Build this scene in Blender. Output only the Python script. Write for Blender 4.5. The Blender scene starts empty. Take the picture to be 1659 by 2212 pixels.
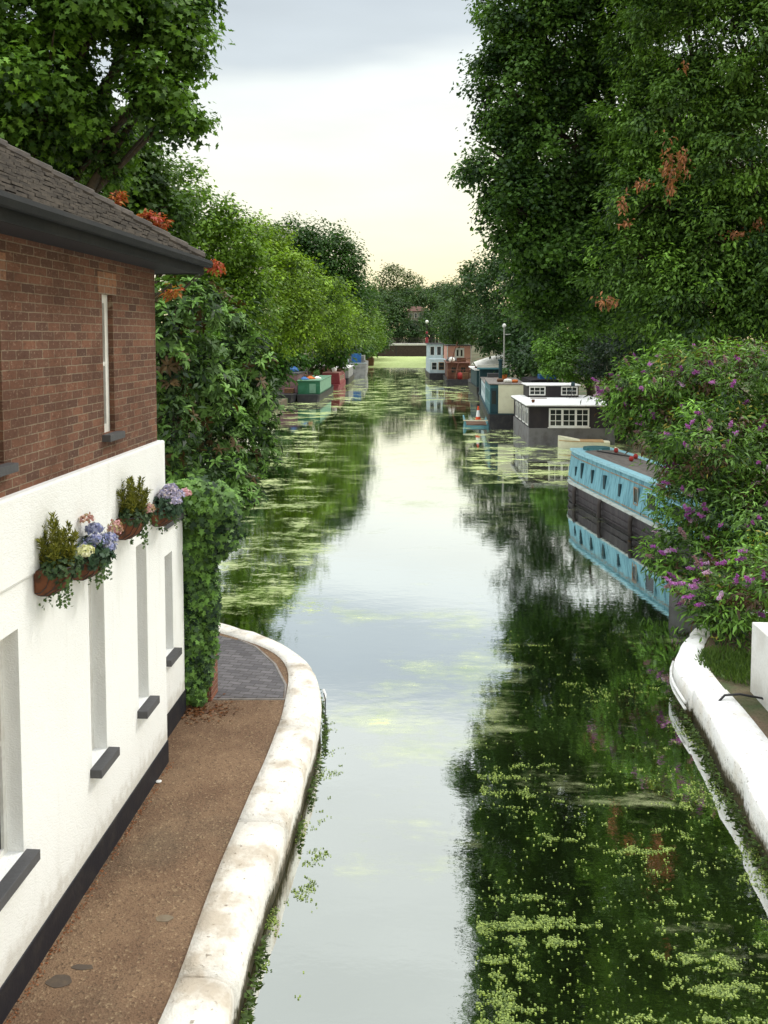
import bpy, math, random
import numpy as np
from mathutils import Vector, Matrix, noise
from mathutils.geometry import tessellate_polygon
R = math.radians
random.seed(7)
C = bpy.context.scene
COL = C.collection

# ------------------------------------------------------------------ camera
F, CX, CY, PITCH = 1880.0, 829.5, 847.0, R(3.6)
YAW = math.atan((947 - CX) / F)
EYE = 5.5
cam = bpy.data.cameras.new('camera'); camo = bpy.data.objects.new('camera', cam); COL.objects.link(camo)
camo.location = (0, 0, EYE); camo.rotation_euler = (R(90) - PITCH, 0, YAW)
cam.sensor_fit = 'VERTICAL'; cam.sensor_height = 36; cam.lens = F / 2212 * 36
cam.shift_y = -(1106 - CY) / 2212; cam.clip_end = 3000; cam.clip_start = 0.1
C.camera = camo
RM = camo.rotation_euler.to_matrix()

# ------------------------------------------------------------------ sky, sun, exposure
SUN_EL, SUN_AZ = R(48), R(62)          # azimuth clockwise from +Y (the view direction)
w = bpy.data.worlds.new('World'); C.world = w; w.use_nodes = True
nt = w.node_tree; N = nt.nodes; Lk = nt.links
for n in list(N): N.remove(n)
out = N.new('ShaderNodeOutputWorld'); bg = N.new('ShaderNodeBackground'); bg.inputs['Strength'].default_value = 1
sky = N.new('ShaderNodeTexSky'); sky.sky_type = 'NISHITA'; sky.sun_disc = False
sky.sun_elevation = SUN_EL; sky.sun_rotation = SUN_AZ
sm = N.new('ShaderNodeVectorMath'); sm.operation = 'SCALE'; sm.inputs['Scale'].default_value = 0.12
Lk.new(sky.outputs[0], sm.inputs[0])
tc = N.new('ShaderNodeTexCoord'); sp = N.new('ShaderNodeSeparateXYZ'); Lk.new(tc.outputs['Generated'], sp.inputs[0])
def mth(op, a, b=None, c=None, T=None):
    n = (T or nt).nodes.new('ShaderNodeMath'); n.operation = op
    for i, v in enumerate((a, b, c)):
        if v is None: continue
        if isinstance(v, (int, float)): n.inputs[i].default_value = v
        else: (T or nt).links.new(v, n.inputs[i])
    return n.outputs[0]
nz = N.new('ShaderNodeTexNoise'); nz.inputs['Scale'].default_value = 2.2; nz.inputs['Detail'].default_value = 4
mp = N.new('ShaderNodeMapping'); mp.inputs['Scale'].default_value = (1, 1, 4.5); Lk.new(tc.outputs['Generated'], mp.inputs[0]); Lk.new(mp.outputs[0], nz.inputs[0])
el = mth('ADD', sp.outputs['Z'], mth('MULTIPLY', mth('SUBTRACT', nz.outputs[0], 0.5), 0.085))
el = mth('ADD', el, mth('MULTIPLY', sp.outputs['X'], -0.11))      # the cloud edges tilt
ramp = N.new('ShaderNodeValToRGB'); Lk.new(el, ramp.inputs[0])
e = ramp.color_ramp; e.interpolation = 'EASE'
stops = [(0.0, (1.15, .92, .50)), (0.06, (1.12, .98, .62)), (0.13, (1.06, 1.0, .76)), (0.19, (1.02, 1.0, .82)), (0.235, (.96, .97, .88)),
         (0.285, (.92, .96, .91)), (0.318, (.64, .70, .72)), (0.365, (.60, .66, .69)), (0.43, (.96, .99, .94)), (0.55, (.88, .91, .85)), (0.64, (.78, .81, .75)), (0.80, (2.1, 2.15, 2.2)), (1.0, (3.1, 3.15, 3.25))]
while len(e.elements) < len(stops): e.elements.new(0.5)
for x, (p, c) in zip(e.elements, stops): x.position = p; x.color = (*c, 1)
mx = N.new('ShaderNodeMix'); mx.data_type = 'RGBA'; mx.inputs[0].default_value = 0.88
Lk.new(sm.outputs[0], mx.inputs[6]); Lk.new(ramp.outputs[0], mx.inputs[7])
cn2 = N.new('ShaderNodeTexNoise'); cn2.inputs['Scale'].default_value = 5; cn2.inputs['Detail'].default_value = 6; Lk.new(mp.outputs[0], cn2.inputs[0])
cv = N.new('ShaderNodeVectorMath'); cv.operation = 'SCALE'; Lk.new(mx.outputs[2], cv.inputs[0]); Lk.new(mth('ADD', mth('MULTIPLY', cn2.outputs[0], .22), .89), cv.inputs['Scale'])
Lk.new(cv.outputs[0], bg.inputs[0]); Lk.new(bg.outputs[0], out.inputs[0])
sl = bpy.data.lights.new('sun', 'SUN'); so = bpy.data.objects.new('sun', sl); COL.objects.link(so)
sl.energy = 1.5; sl.angle = R(14); sl.color = (1, .95, .86)
sd = Vector((math.sin(SUN_AZ) * math.cos(SUN_EL), math.cos(SUN_AZ) * math.cos(SUN_EL), math.sin(SUN_EL)))
so.rotation_euler = sd.to_track_quat('Z', 'Y').to_euler(); so.location = sd * 60
C.view_settings.view_transform = 'Standard'; C.view_settings.look = 'None'; C.view_settings.exposure = 0.22; C.view_settings.gamma = 1
C.cycles.max_bounces = 6; C.cycles.diffuse_bounces = 3; C.cycles.glossy_bounces = 3; C.cycles.transmission_bounces = 3
C.cycles.transparent_max_bounces = 4

# ------------------------------------------------------------------ measured positions: photograph point -> real point
def ray(px, py): return RM @ Vector(((px - CX) / F, -(py - CY) / F, -1.0))
def atz(px, py, z): d = ray(px, py); t = (z - EYE) / d.z; return Vector((d.x * t, d.y * t, z))
def aty(px, py, Y): d = ray(px, py); t = Y / d.y; return Vector((d.x * t, Y, EYE + d.z * t))
def atx(px, py, X): d = ray(px, py); t = X / d.x; return Vector((X, d.y * t, EYE + d.z * t))

# ------------------------------------------------------------------ materials
def newmat(name):
    m = bpy.data.materials.new(name); m.use_nodes = True
    return m, m.node_tree, m.node_tree.nodes['Principled BSDF']
def rgbmix(T, fac, a, b, mode='MIX'):
    n = T.nodes.new('ShaderNodeMix'); n.data_type = 'RGBA'; n.blend_type = mode
    for i, v in ((0, fac), (6, a), (7, b)):
        if isinstance(v, (int, float)): n.inputs[i].default_value = v
        elif isinstance(v, tuple): n.inputs[i].default_value = (*v[:3], 1)
        else: T.links.new(v, n.inputs[i])
    return n.outputs[2]
def tnoise(T, scale, detail=4, stretch=(1, 1, 1), rough=.55, coord='Object'):
    t = T.nodes.new('ShaderNodeTexCoord'); m = T.nodes.new('ShaderNodeMapping'); m.inputs['Scale'].default_value = stretch
    n = T.nodes.new('ShaderNodeTexNoise'); n.inputs['Scale'].default_value = scale; n.inputs['Detail'].default_value = detail
    n.inputs['Roughness'].default_value = rough
    T.links.new(t.outputs[coord], m.inputs[0]); T.links.new(m.outputs[0], n.inputs[0]); return n.outputs[0]
def sstep(T, v, lo, hi):
    n = T.nodes.new('ShaderNodeMapRange'); n.interpolation_type = 'SMOOTHSTEP'
    n.inputs['From Min'].default_value = lo; n.inputs['From Max'].default_value = hi; T.links.new(v, n.inputs[0]); return n.outputs[0]
def bump(T, P, h, dist, strength=1.0):
    b = T.nodes.new('ShaderNodeBump'); b.inputs['Distance'].default_value = dist; b.inputs['Strength'].default_value = strength
    T.links.new(h, b.inputs['Height']); T.links.new(b.outputs[0], P.inputs['Normal'])
MATS = {}
def paint(name, col, rough=.6, dirt=None, amt=.35, scale=3, stretch=(1, 1, 1), fine=25, bmp=0.003, metal=0):
    """painted or plain surface with worn patches and fine grain"""
    if name in MATS: return MATS[name]
    m, T, P = newmat(name)
    dirt = dirt or tuple(c * .55 for c in col)
    a = sstep(T, tnoise(T, scale, 6, stretch), .42, .68)
    a = mth('MULTIPLY', a, amt, T=T)
    f = tnoise(T, fine, 5)
    c = rgbmix(T, a, col, dirt)
    c = rgbmix(T, mth('MULTIPLY', sstep(T, f, .35, .7), .3, T=T), c, tuple(x * .7 for x in col))
    T.links.new(c, P.inputs['Base Color']); P.inputs['Roughness'].default_value = rough; P.inputs['Metallic'].default_value = metal
    P.inputs['Specular IOR Level'].default_value = .35
    bump(T, P, f, bmp)
    MATS[name] = m; return m
def leafmat(name, transl=.28, rough=.5, spec=.3):
    m, T, P = newmat(name)
    a = T.nodes.new('ShaderNodeAttribute'); a.attribute_name = 'leafcol'
    T.links.new(a.outputs['Color'], P.inputs['Base Color']); P.inputs['Roughness'].default_value = rough
    P.inputs['Specular IOR Level'].default_value = spec
    tr = T.nodes.new('ShaderNodeBsdfTranslucent')
    g = rgbmix(T, 1.0, a.outputs['Color'], (1.25, 1.25, .5), 'MULTIPLY'); T.links.new(g, tr.inputs[0])
    ms = T.nodes.new('ShaderNodeMixShader'); ms.inputs[0].default_value = transl
    o = T.nodes['Material Output']; T.links.new(P.outputs[0], ms.inputs[1]); T.links.new(tr.outputs[0], ms.inputs[2]); T.links.new(ms.outputs[0], o.inputs[0])
    return m
LEAF = leafmat('leaf'); GLOSSLEAF = leafmat('glossy_leaf', .18, .5, .3); PETAL = leafmat('petal', .25, .6, .2)
def brickmat(name, axis, c1, c2, mortar, dark=.35):
    m, T, P = newmat(name)
    t = T.nodes.new('ShaderNodeTexCoord'); s = T.nodes.new('ShaderNodeSeparateXYZ'); cb = T.nodes.new('ShaderNodeCombineXYZ')
    T.links.new(t.outputs['Object'], s.inputs[0])
    u = s.outputs['Y'] if axis == 'Y' else s.outputs['X']
    wob = mth('MULTIPLY', mth('SUBTRACT', tnoise(T, 9, 2), .5, T=T), .008, T=T)
    T.links.new(mth('ADD', u, wob, T=T), cb.inputs[0]); T.links.new(mth('ADD', s.outputs['Z'], wob, T=T), cb.inputs[1])
    b = T.nodes.new('ShaderNodeTexBrick'); T.links.new(cb.outputs[0], b.inputs[0])
    b.inputs['Scale'].default_value = 1; b.inputs['Brick Width'].default_value = .225; b.inputs['Row Height'].default_value = .075
    b.inputs['Mortar Size'].default_value = .0055; b.inputs['Mortar Smooth'].default_value = .3; b.inputs['Bias'].default_value = -.1
    b.inputs['Color1'].default_value = (*c1, 1); b.inputs['Color2'].default_value = (*c2, 1); b.inputs['Mortar'].default_value = (*mortar, 1)
    big = sstep(T, tnoise(T, 1.7, 5), .38, .66)
    c = rgbmix(T, mth('MULTIPLY', big, dark, T=T), b.outputs['Color'], tuple(x * .45 for x in c1))
    f = tnoise(T, 34, 4, (1, 1, 1.6))
    c = rgbmix(T, mth('MULTIPLY', sstep(T, f, .55, .78), .45, T=T), c, (.46, .36, .27))
    c = rgbmix(T, mth('MULTIPLY', sstep(T, tnoise(T, 16, 4, (1, 1, 2)), .50, .72), .5, T=T), c, (.07, .035, .028))
    T.links.new(c, P.inputs['Base Color']); P.inputs['Roughness'].default_value = .9; P.inputs['Specular IOR Level'].default_value = .15
    h = mth('ADD', mth('MULTIPLY', b.outputs['Fac'], -1.0, T=T), mth('MULTIPLY', f, .5, T=T), T=T)
    bump(T, P, h, .006)
    return m
BRICK = brickmat('red_brown_brick', 'Y', (.205, .100, .066), (.088, .052, .042), (.27, .215, .155), .55)
BRICKX = brickmat('brick_across', 'X', (.34, .14, .09), (.18, .085, .062), (.40, .34, .27))
def rendermat():
    m, T, P = newmat('white_painted_render')
    f = tnoise(T, 60, 3, (1, .6, 1.4)); g = tnoise(T, 7, 4)
    c = rgbmix(T, mth('MULTIPLY', sstep(T, tnoise(T, 1.5, 6, (1, 1, .6)), .5, .75), .22, T=T), (.86, .87, .86), (.70, .70, .66))
    c = rgbmix(T, mth('MULTIPLY', sstep(T, tnoise(T, 40, 3), .7, .8), .35, T=T), c, (.45, .44, .38))
    T.links.new(c, P.inputs['Base Color']); P.inputs['Roughness'].default_value = .75; P.inputs['Specular IOR Level'].default_value = .2
    t = T.nodes.new('ShaderNodeTexCoord'); s = T.nodes.new('ShaderNodeSeparateXYZ'); T.links.new(t.outputs['Object'], s.inputs[0])
    st = sstep(T, tnoise(T, 7, 5, (1, 1, .12)), .56, .72)
    c = rgbmix(T, mth('MULTIPLY', st, .16, T=T), c, (.50, .50, .44))
    sp_ = mth('ADD', s.outputs['Z'], mth('MULTIPLY', tnoise(T, 9, 5), -.45, T=T), T=T)
    c = rgbmix(T, mth('MULTIPLY', sstep(T, sp_, .75, .52), .45, T=T), c, (.40, .36, .29))
    T.links.new(c, P.inputs['Base Color'])
    bump(T, P, mth('ADD', f, g, T=T), .006)
    return m
RENDER = rendermat()
def copingmat(name, base, worn, moss_top):
    """whitewashed stone, bare and brown in patches, green-brown slime near the water"""
    m, T, P = newmat(name)
    t = T.nodes.new('ShaderNodeTexCoord'); s = T.nodes.new('ShaderNodeSeparateXYZ'); T.links.new(t.outputs['Object'], s.inputs[0])
    n1 = tnoise(T, 2.3, 8, (1, 1, 1), .65); n2 = tnoise(T, 16, 6, (1, 1, 1), .6); n3 = tnoise(T, 55, 3)
    c = rgbmix(T, mth('MULTIPLY', sstep(T, n1, .45, .66), .75, T=T), base, worn)
    c = rgbmix(T, mth('MULTIPLY', sstep(T, n2, .60, .70), .75, T=T), c, (.20, .155, .105))
    c = rgbmix(T, mth('MULTIPLY', sstep(T, n3, .6, .75), .3, T=T), c, (.5, .46, .38))
    zz = mth('ADD', s.outputs['Z'], mth('MULTIPLY', mth('SUBTRACT', n2, .5, T=T), .35, T=T), T=T)
    zz = mth('ADD', zz, mth('MULTIPLY', mth('SUBTRACT', n1, .5, T=T), .25, T=T), T=T)
    k = sstep(T, zz, moss_top + .06, moss_top - .10)
    mossc = rgbmix(T, sstep(T, n2, .4, .6), (.055, .05, .018), (.10, .075, .035))
    c = rgbmix(T, k, c, mossc)
    T.links.new(c, P.inputs['Base Color']); P.inputs['Roughness'].default_value = .8; P.inputs['Specular IOR Level'].default_value = .2
    bump(T, P, mth('ADD', n2, mth('MULTIPLY', n1, 2.0, T=T), T=T), .018)
    return m
COPING_L = copingmat('worn_whitewashed_stone', (.78, .75, .68), (.46, .38, .28), .20)
COPING_R = copingmat('whitewashed_stone', (.86, .86, .83), (.72, .68, .60), .24)
def pathmat():
    m, T, P = newmat('brown_aggregate')
    v = T.nodes.new('ShaderNodeTexVoronoi'); t = T.nodes.new('ShaderNodeTexCoord'); T.links.new(t.outputs['Object'], v.inputs[0]); v.inputs['Scale'].default_value = 55
    s = T.nodes.new('ShaderNodeSeparateColor'); T.links.new(v.outputs['Color'], s.inputs[0])
    c = rgbmix(T, sstep(T, tnoise(T, 1.3, 5), .35, .65), (.16, .098, .060), (.235, .152, .092))
    c = rgbmix(T, mth('MULTIPLY', sstep(T, tnoise(T, .75, 6), .5, .7), .5, T=T), c, (.10, .085, .06))
    c = rgbmix(T, mth('MULTIPLY', sstep(T, s.outputs[0], .86, .99), .5, T=T), c, (.40, .30, .18))
    c = rgbmix(T, mth('MULTIPLY', sstep(T, s.outputs[1], .75, .97), .5, T=T), c, (.05, .032, .022))
    c = rgbmix(T, mth('MULTIPLY', sstep(T, tnoise(T, 90, 3), .45, .62), .35, T=T), c, (.06, .035, .022))
    T.links.new(c, P.inputs['Base Color']); P.inputs['Roughness'].default_value = .85; P.inputs['Specular IOR Level'].default_value = .2
    bump(T, P, v.outputs['Distance'], .008)
    return m
PATH = pathmat()
def earthmat():
    m, T, P = newmat('earth_and_grass')
    c = rgbmix(T, sstep(T, tnoise(T, .8, 6), .40, .60), (.13, .09, .055), (.045, .075, .022))
    c = rgbmix(T, mth('MULTIPLY', sstep(T, tnoise(T, 30, 4), .45, .65), .4, T=T), c, (.03, .03, .015))
    T.links.new(c, P.inputs['Base Color']); P.inputs['Roughness'].default_value = .95
    bump(T, P, tnoise(T, 12, 5), .03); return m
EARTH = earthmat()
def settmat():
    m, T, P = newmat('grey_brick_paving')
    b = T.nodes.new('ShaderNodeTexBrick'); t = T.nodes.new('ShaderNodeTexCoord'); mpp = T.nodes.new('ShaderNodeMapping'); mpp.inputs['Rotation'].default_value = (0, 0, .18)
    T.links.new(t.outputs['Object'], mpp.inputs[0]); T.links.new(mpp.outputs[0], b.inputs[0]); b.inputs['Scale'].default_value = 1
    b.inputs['Brick Width'].default_value = .2; b.inputs['Row Height'].default_value = .1; b.inputs['Mortar Size'].default_value = .006
    b.inputs['Color1'].default_value = (.15, .14, .145, 1); b.inputs['Color2'].default_value = (.085, .08, .085, 1); b.inputs['Mortar'].default_value = (.06, .055, .05, 1)
    c = rgbmix(T, mth('MULTIPLY', sstep(T, tnoise(T, 14, 4), .5, .7), .4, T=T), b.outputs['Color'], (.05, .045, .04))
    T.links.new(c, P.inputs['Base Color']); P.inputs['Roughness'].default_value = .8; bump(T, P, b.outputs['Fac'], -.005); return m
SETTS = settmat()
def slatemat():
    m, T, P = newmat('weathered_roof_tile')
    c = rgbmix(T, sstep(T, tnoise(T, 5, 6, (1, 1, 3)), .35, .65), (.055, .048, .043), (.105, .09, .076))
    c = rgbmix(T, mth('MULTIPLY', sstep(T, tnoise(T, 22, 4), .52, .68), .7, T=T), c, (.05, .043, .038))
    c = rgbmix(T, mth('MULTIPLY', sstep(T, tnoise(T, 13, 4), .66, .74), .6, T=T), c, (.20, .18, .14))
    T.links.new(c, P.inputs['Base Color']); P.inputs['Roughness'].default_value = .85; bump(T, P, tnoise(T, 30, 4), .004); return m
TILE = slatemat()
def glassmat():
    m, T, P = newmat('dark_window_glass'); P.inputs['Base Color'].default_value = (.02, .025, .025, 1); P.inputs['Roughness'].default_value = .08
    P.inputs['Specular IOR Level'].default_value = .5; return m
GLASS = glassmat()
def watermat():
    m, T, P = newmat('canal_water')
    t = T.nodes.new('ShaderNodeTexCoord')
    rip = mth('ADD', mth('MULTIPLY', tnoise(T, 1.6, 4, (1.0, 1.6, 1)), .75, T=T), mth('MULTIPLY', tnoise(T, 7, 3, (1, 1.8, 1)), .16, T=T), T=T)
    bp = T.nodes.new('ShaderNodeBump'); bp.inputs['Distance'].default_value = .0026; bp.inputs['Strength'].default_value = 1; T.links.new(rip, bp.inputs['Height'])
    gl = T.nodes.new('ShaderNodeBsdfGlossy'); gl.inputs['Roughness'].default_value = .015; gl.inputs['Color'].default_value = (.93, .96, .95, 1)
    T.links.new(bp.outputs[0], gl.inputs['Normal'])
    df = T.nodes.new('ShaderNodeBsdfDiffuse')
    T.links.new(rgbmix(T, sstep(T, tnoise(T, .12, 4), .4, .65), (.006, .010, .004), (.014, .022, .007)), df.inputs[0])
    fr = T.nodes.new('ShaderNodeFresnel'); fr.inputs['IOR'].default_value = 1.6
    fac = mth('MINIMUM', mth('ADD', mth('MULTIPLY', fr.outputs[0], .85, T=T), .68, T=T), .97, T=T)
    m1 = T.nodes.new('ShaderNodeMixShader'); T.links.new(fac, m1.inputs[0]); T.links.new(df.outputs[0], m1.inputs[1]); T.links.new(gl.outputs[0], m1.inputs[2])
    # duckweed lying on the surface: density comes from the mesh, shape from noise
    at = T.nodes.new('ShaderNodeAttribute'); at.attribute_name = 'weed'
    n1 = tnoise(T, .55, 7, (.75, 1, 1), .70); n2 = tnoise(T, 2.0, 8, (.45, 1.3, 1), .78); n3 = tnoise(T, 9, 5, (.7, 1.3, 1), .75)
    s = mth('ADD', mth('MULTIPLY', n1, .45, T=T), mth('ADD', mth('MULTIPLY', n2, .33, T=T), mth('MULTIPLY', n3, .22, T=T), T=T), T=T)
    d = mth('SUBTRACT', mth('ADD', s, at.outputs['Fac'], T=T), 1.0, T=T)
    k = sstep(T, d, -.015, .05)
    film = mth('MULTIPLY', sstep(T, mth('SUBTRACT', mth('ADD', mth('ADD', mth('MULTIPLY', n1, .6, T=T), mth('MULTIPLY', n2, .4, T=T), T=T), at.outputs['Fac'], T=T), .90, T=T), 0, .14), mth('MULTIPLY', sstep(T, at.outputs['Fac'], .46, .44), .34, T=T), T=T)
    k = mth('MULTIPLY', k, .88, T=T); k = mth('MAXIMUM', k, film, T=T)
    wd = T.nodes.new('ShaderNodeBsdfDiffuse')
    T.links.new(rgbmix(T, sstep(T, n2, .35, .65), (.24, .35, .09), (.62, .68, .36)), wd.inputs[0])
    m2 = T.nodes.new('ShaderNodeMixShader'); T.links.new(k, m2.inputs[0]); T.links.new(m1.outputs[0], m2.inputs[1]); T.links.new(wd.outputs[0], m2.inputs[2])
    T.links.new(m2.outputs[0], T.nodes['Material Output'].inputs[0]); return m
WATER = watermat()
BLACK = paint('black_paint', (.018, .018, .022), .45, (.06, .055, .05), .5)
PLINTH = paint('black_plinth_paint', (.014, .015, .022), .6, (.05, .045, .04), .35, 5)
WHITE = paint('white_paint', (.80, .80, .77), .5, (.5, .46, .38), .35)
GREYSILL = paint('dark_grey_slate', (.085, .085, .09), .6)
FASCIA = paint('dark_fascia', (.012, .014, .015), .8, (.028, .028, .026), .5)
SOFFIT = paint('dark_soffit', (.018, .017, .02), .7)
BARK = paint('bark', (.085, .068, .05), .95, (.035, .03, .022), .8, 4, (1, 1, .3), 12, .03)
TERRA = paint('coir_and_rust', (.15, .055, .025), .9, (.05, .025, .015), .8, 14)
MUSTARD = None

# ------------------------------------------------------------------ mesh building
class MB:
    def __init__(s): s.v = []; s.f = []
    def add(s, v, f):
        o = len(s.v); s.v += [tuple(p) for p in v]; s.f += [tuple(i + o for i in q) for q in f]; return s
    def box(s, x0, x1, y0, y1, z0, z1):
        v = [(x0, y0, z0), (x1, y0, z0), (x1, y1, z0), (x0, y1, z0), (x0, y0, z1), (x1, y0, z1), (x1, y1, z1), (x0, y1, z1)]
        return s.add(v, [(0, 3, 2, 1), (4, 5, 6, 7), (0, 1, 5, 4), (1, 2, 6, 5), (2, 3, 7, 6), (3, 0, 4, 7)])
    def loft(s, rings, closed=True, caps=True):
        n = len(rings[0]); o = len(s.v)
        for r in rings: s.v += [tuple(p) for p in r]
        for i in range(len(rings) - 1):
            for j in range(n if closed else n - 1):
                k = (j + 1) % n; a = o + i * n; b = a + n
                s.f.append((a + j, a + k, b + k, b + j))
        if caps and closed:
            s.f.append(tuple(o + j for j in reversed(range(n)))); s.f.append(tuple(o + (len(rings) - 1) * n + j for j in range(n)))
        return s
    def tube(s, pts, rad, n=8):
        pts = [Vector(p) for p in pts]
        if isinstance(rad, (int, float)): rad = [rad] * len(pts)
        rings = []
        for i, p in enumerate(pts):
            t = (pts[min(i + 1, len(pts) - 1)] - pts[max(i - 1, 0)]).normalized()
            a = t.cross(Vector((0, 0, 1)) if abs(t.z) < .9 else Vector((1, 0, 0))).normalized(); b = t.cross(a)
            rings.append([p + (a * math.cos(q) + b * math.sin(q)) * rad[i] for q in [2 * math.pi * k / n for k in range(n)]])
        return s.loft(rings)
    def lathe(s, c, prof, n=16):
        return s.loft([[(c[0] + r * math.cos(q), c[1] + r * math.sin(q), c[2] + z) for q in [2 * math.pi * k / n for k in range(n)]] for r, z in prof])
    def poly(s, pts, z0, z1):
        n = len(pts); P = [Vector((p[0], p[1], 0)) for p in pts]
        tris = tessellate_polygon([P]); o = len(s.v)
        s.v += [(p.x, p.y, z1) for p in P] + [(p.x, p.y, z0) for p in P]
        for t in tris:
            a, b, c = [P[i] for i in t]
            if (b - a).cross(c - a).z < 0: t = tuple(reversed(t))
            s.f.append(tuple(o + i for i in t))
        area = sum(P[i].x * P[(i + 1) % n].y - P[(i + 1) % n].x * P[i].y for i in range(n))
        for i in range(n):
            j = (i + 1) % n; q = (o + i, o + n + i, o + n + j, o + j)
            s.f.append(q if area > 0 else tuple(reversed(q)))
        return s
    def build(s, name, mat, parent=None, smooth=False, bevel=0):
        me = bpy.data.meshes.new(name); me.from_pydata(s.v, [], s.f); me.materials.append(mat); me.update()
        o = bpy.data.objects.new(name, me); COL.objects.link(o)
        if parent: o.parent = parent
        if smooth: me.shade_smooth()
        if bevel:
            b = o.modifiers.new('bevel', 'BEVEL'); b.width = bevel; b.segments = 2; b.limit_method = 'ANGLE'
        return o
def tag(o, label=None, cat=None, group=None, kind=None):
    if label: o['label'] = label
    if cat: o['category'] = cat
    if group: o['group'] = group
    if kind: o['kind'] = kind
    return o
def thing(name, label, cat, loc=(0, 0, 0), rz=0, group=None):
    o = bpy.data.objects.new(name, None); COL.objects.link(o); o.location = loc; o.rotation_euler.z = rz; o.empty_display_size = .3
    return tag(o, label, cat, group)
def struct(o): o['kind'] = 'structure'; return o

SHAPES = {
 'diamond': [(0, 0, 0), (.45, .5, .12), (1, 0, 0), (.45, -.5, .12)],
 'oval': [(0, 0, 0), (.28, .45, .1), (.72, .40, .06), (1, 0, -.12), (.72, -.40, .06), (.28, -.45, .1)],
 'lobed': [(0, 0, 0), (.05, .48, .05), (.34, .28, 0), (.52, .62, .02), (.62, .22, 0), (1, 0, -.1), (.62, -.22, 0), (.52, -.62, .02), (.34, -.28, 0), (.05, -.48, .05)],
}
def leaves(name, pos, nrm, tip, L, W, col, mat, parent=None, shape='diamond'):
    S = np.array(SHAPES[shape]); k = len(S); n = len(pos)
    nrm = nrm / (np.linalg.norm(nrm, axis=1, keepdims=True) + 1e-9)
    tip = tip - nrm * np.sum(tip * nrm, axis=1, keepdims=True); tip /= (np.linalg.norm(tip, axis=1, keepdims=True) + 1e-9)
    side = np.cross(nrm, tip)
    V = (pos[:, None, :] + tip[:, None, :] * (S[None, :, 0:1] * L[:, None, None]) + side[:, None, :] * (S[None, :, 1:2] * W[:, None, None])
         + nrm[:, None, :] * (S[None, :, 2:3] * L[:, None, None]))
    me = bpy.data.meshes.new(name); me.vertices.add(n * k); me.vertices.foreach_set('co', V.reshape(-1).astype(np.float32))
    me.loops.add(n * k); me.loops.foreach_set('vertex_index', np.arange(n * k, dtype=np.int32))
    me.polygons.add(n); me.polygons.foreach_set('loop_start', np.arange(0, n * k, k, dtype=np.int32)); me.polygons.foreach_set('loop_total', np.full(n, k, dtype=np.int32))
    me.update(calc_edges=True)
    a = me.attributes.new('leafcol', 'FLOAT_COLOR', 'FACE'); a.data.foreach_set('color', np.concatenate([np.clip(col, 0, 1), np.ones((n, 1))], 1).reshape(-1).astype(np.float32))
    me.materials.append(mat)
    o = bpy.data.objects.new(name, me); COL.objects.link(o)
    if parent: o.parent = parent
    return o
def unit(rng, n):
    v = rng.normal(size=(n, 3)); return v / np.linalg.norm(v, axis=1, keepdims=True)
def clumps_of(blobs, cr, rng, cover=1.0, hollow=.45):
    """clump centres through the crown: dense in the outer shell, some inside; lumpy outline with gaps"""
    out = []; B = np.array(blobs, float)
    for bi, b in enumerate(B):
        c, r = b[:3], b[3:6]
        area = 4 * math.pi * ((r[0] * r[1]) ** 1.6 / 3 + (r[0] * r[2]) ** 1.6 / 3 + (r[1] * r[2]) ** 1.6 / 3) ** (1 / 1.6)
        n = int(cover * area / (cr * cr * 1.15)) + 3
        d = unit(rng, n); f = 1 - hollow * rng.random(n) ** 1.6
        lump = np.array([noise.noise(Vector(q * 2.3) + Vector((bi * 3.1, b[0], b[1]))) for q in d])
        f = f * (1 + .30 * lump)
        p = c + d * r * f[:, None]
        keep = np.ones(n, bool)
        for bj, q in enumerate(B):
            if bj != bi: keep &= np.linalg.norm((p - q[:3]) / q[3:6], axis=1) > .62
        tocam = -p / np.linalg.norm(p, axis=1, keepdims=True)
        back = np.sum(d * tocam, axis=1) < -.35
        keep &= ~(back & (rng.random(n) < .5))
        keep &= p[:, 2] > .6
        out.append(np.concatenate([p[keep], d[keep]], 1))
    return np.concatenate(out)
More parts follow.
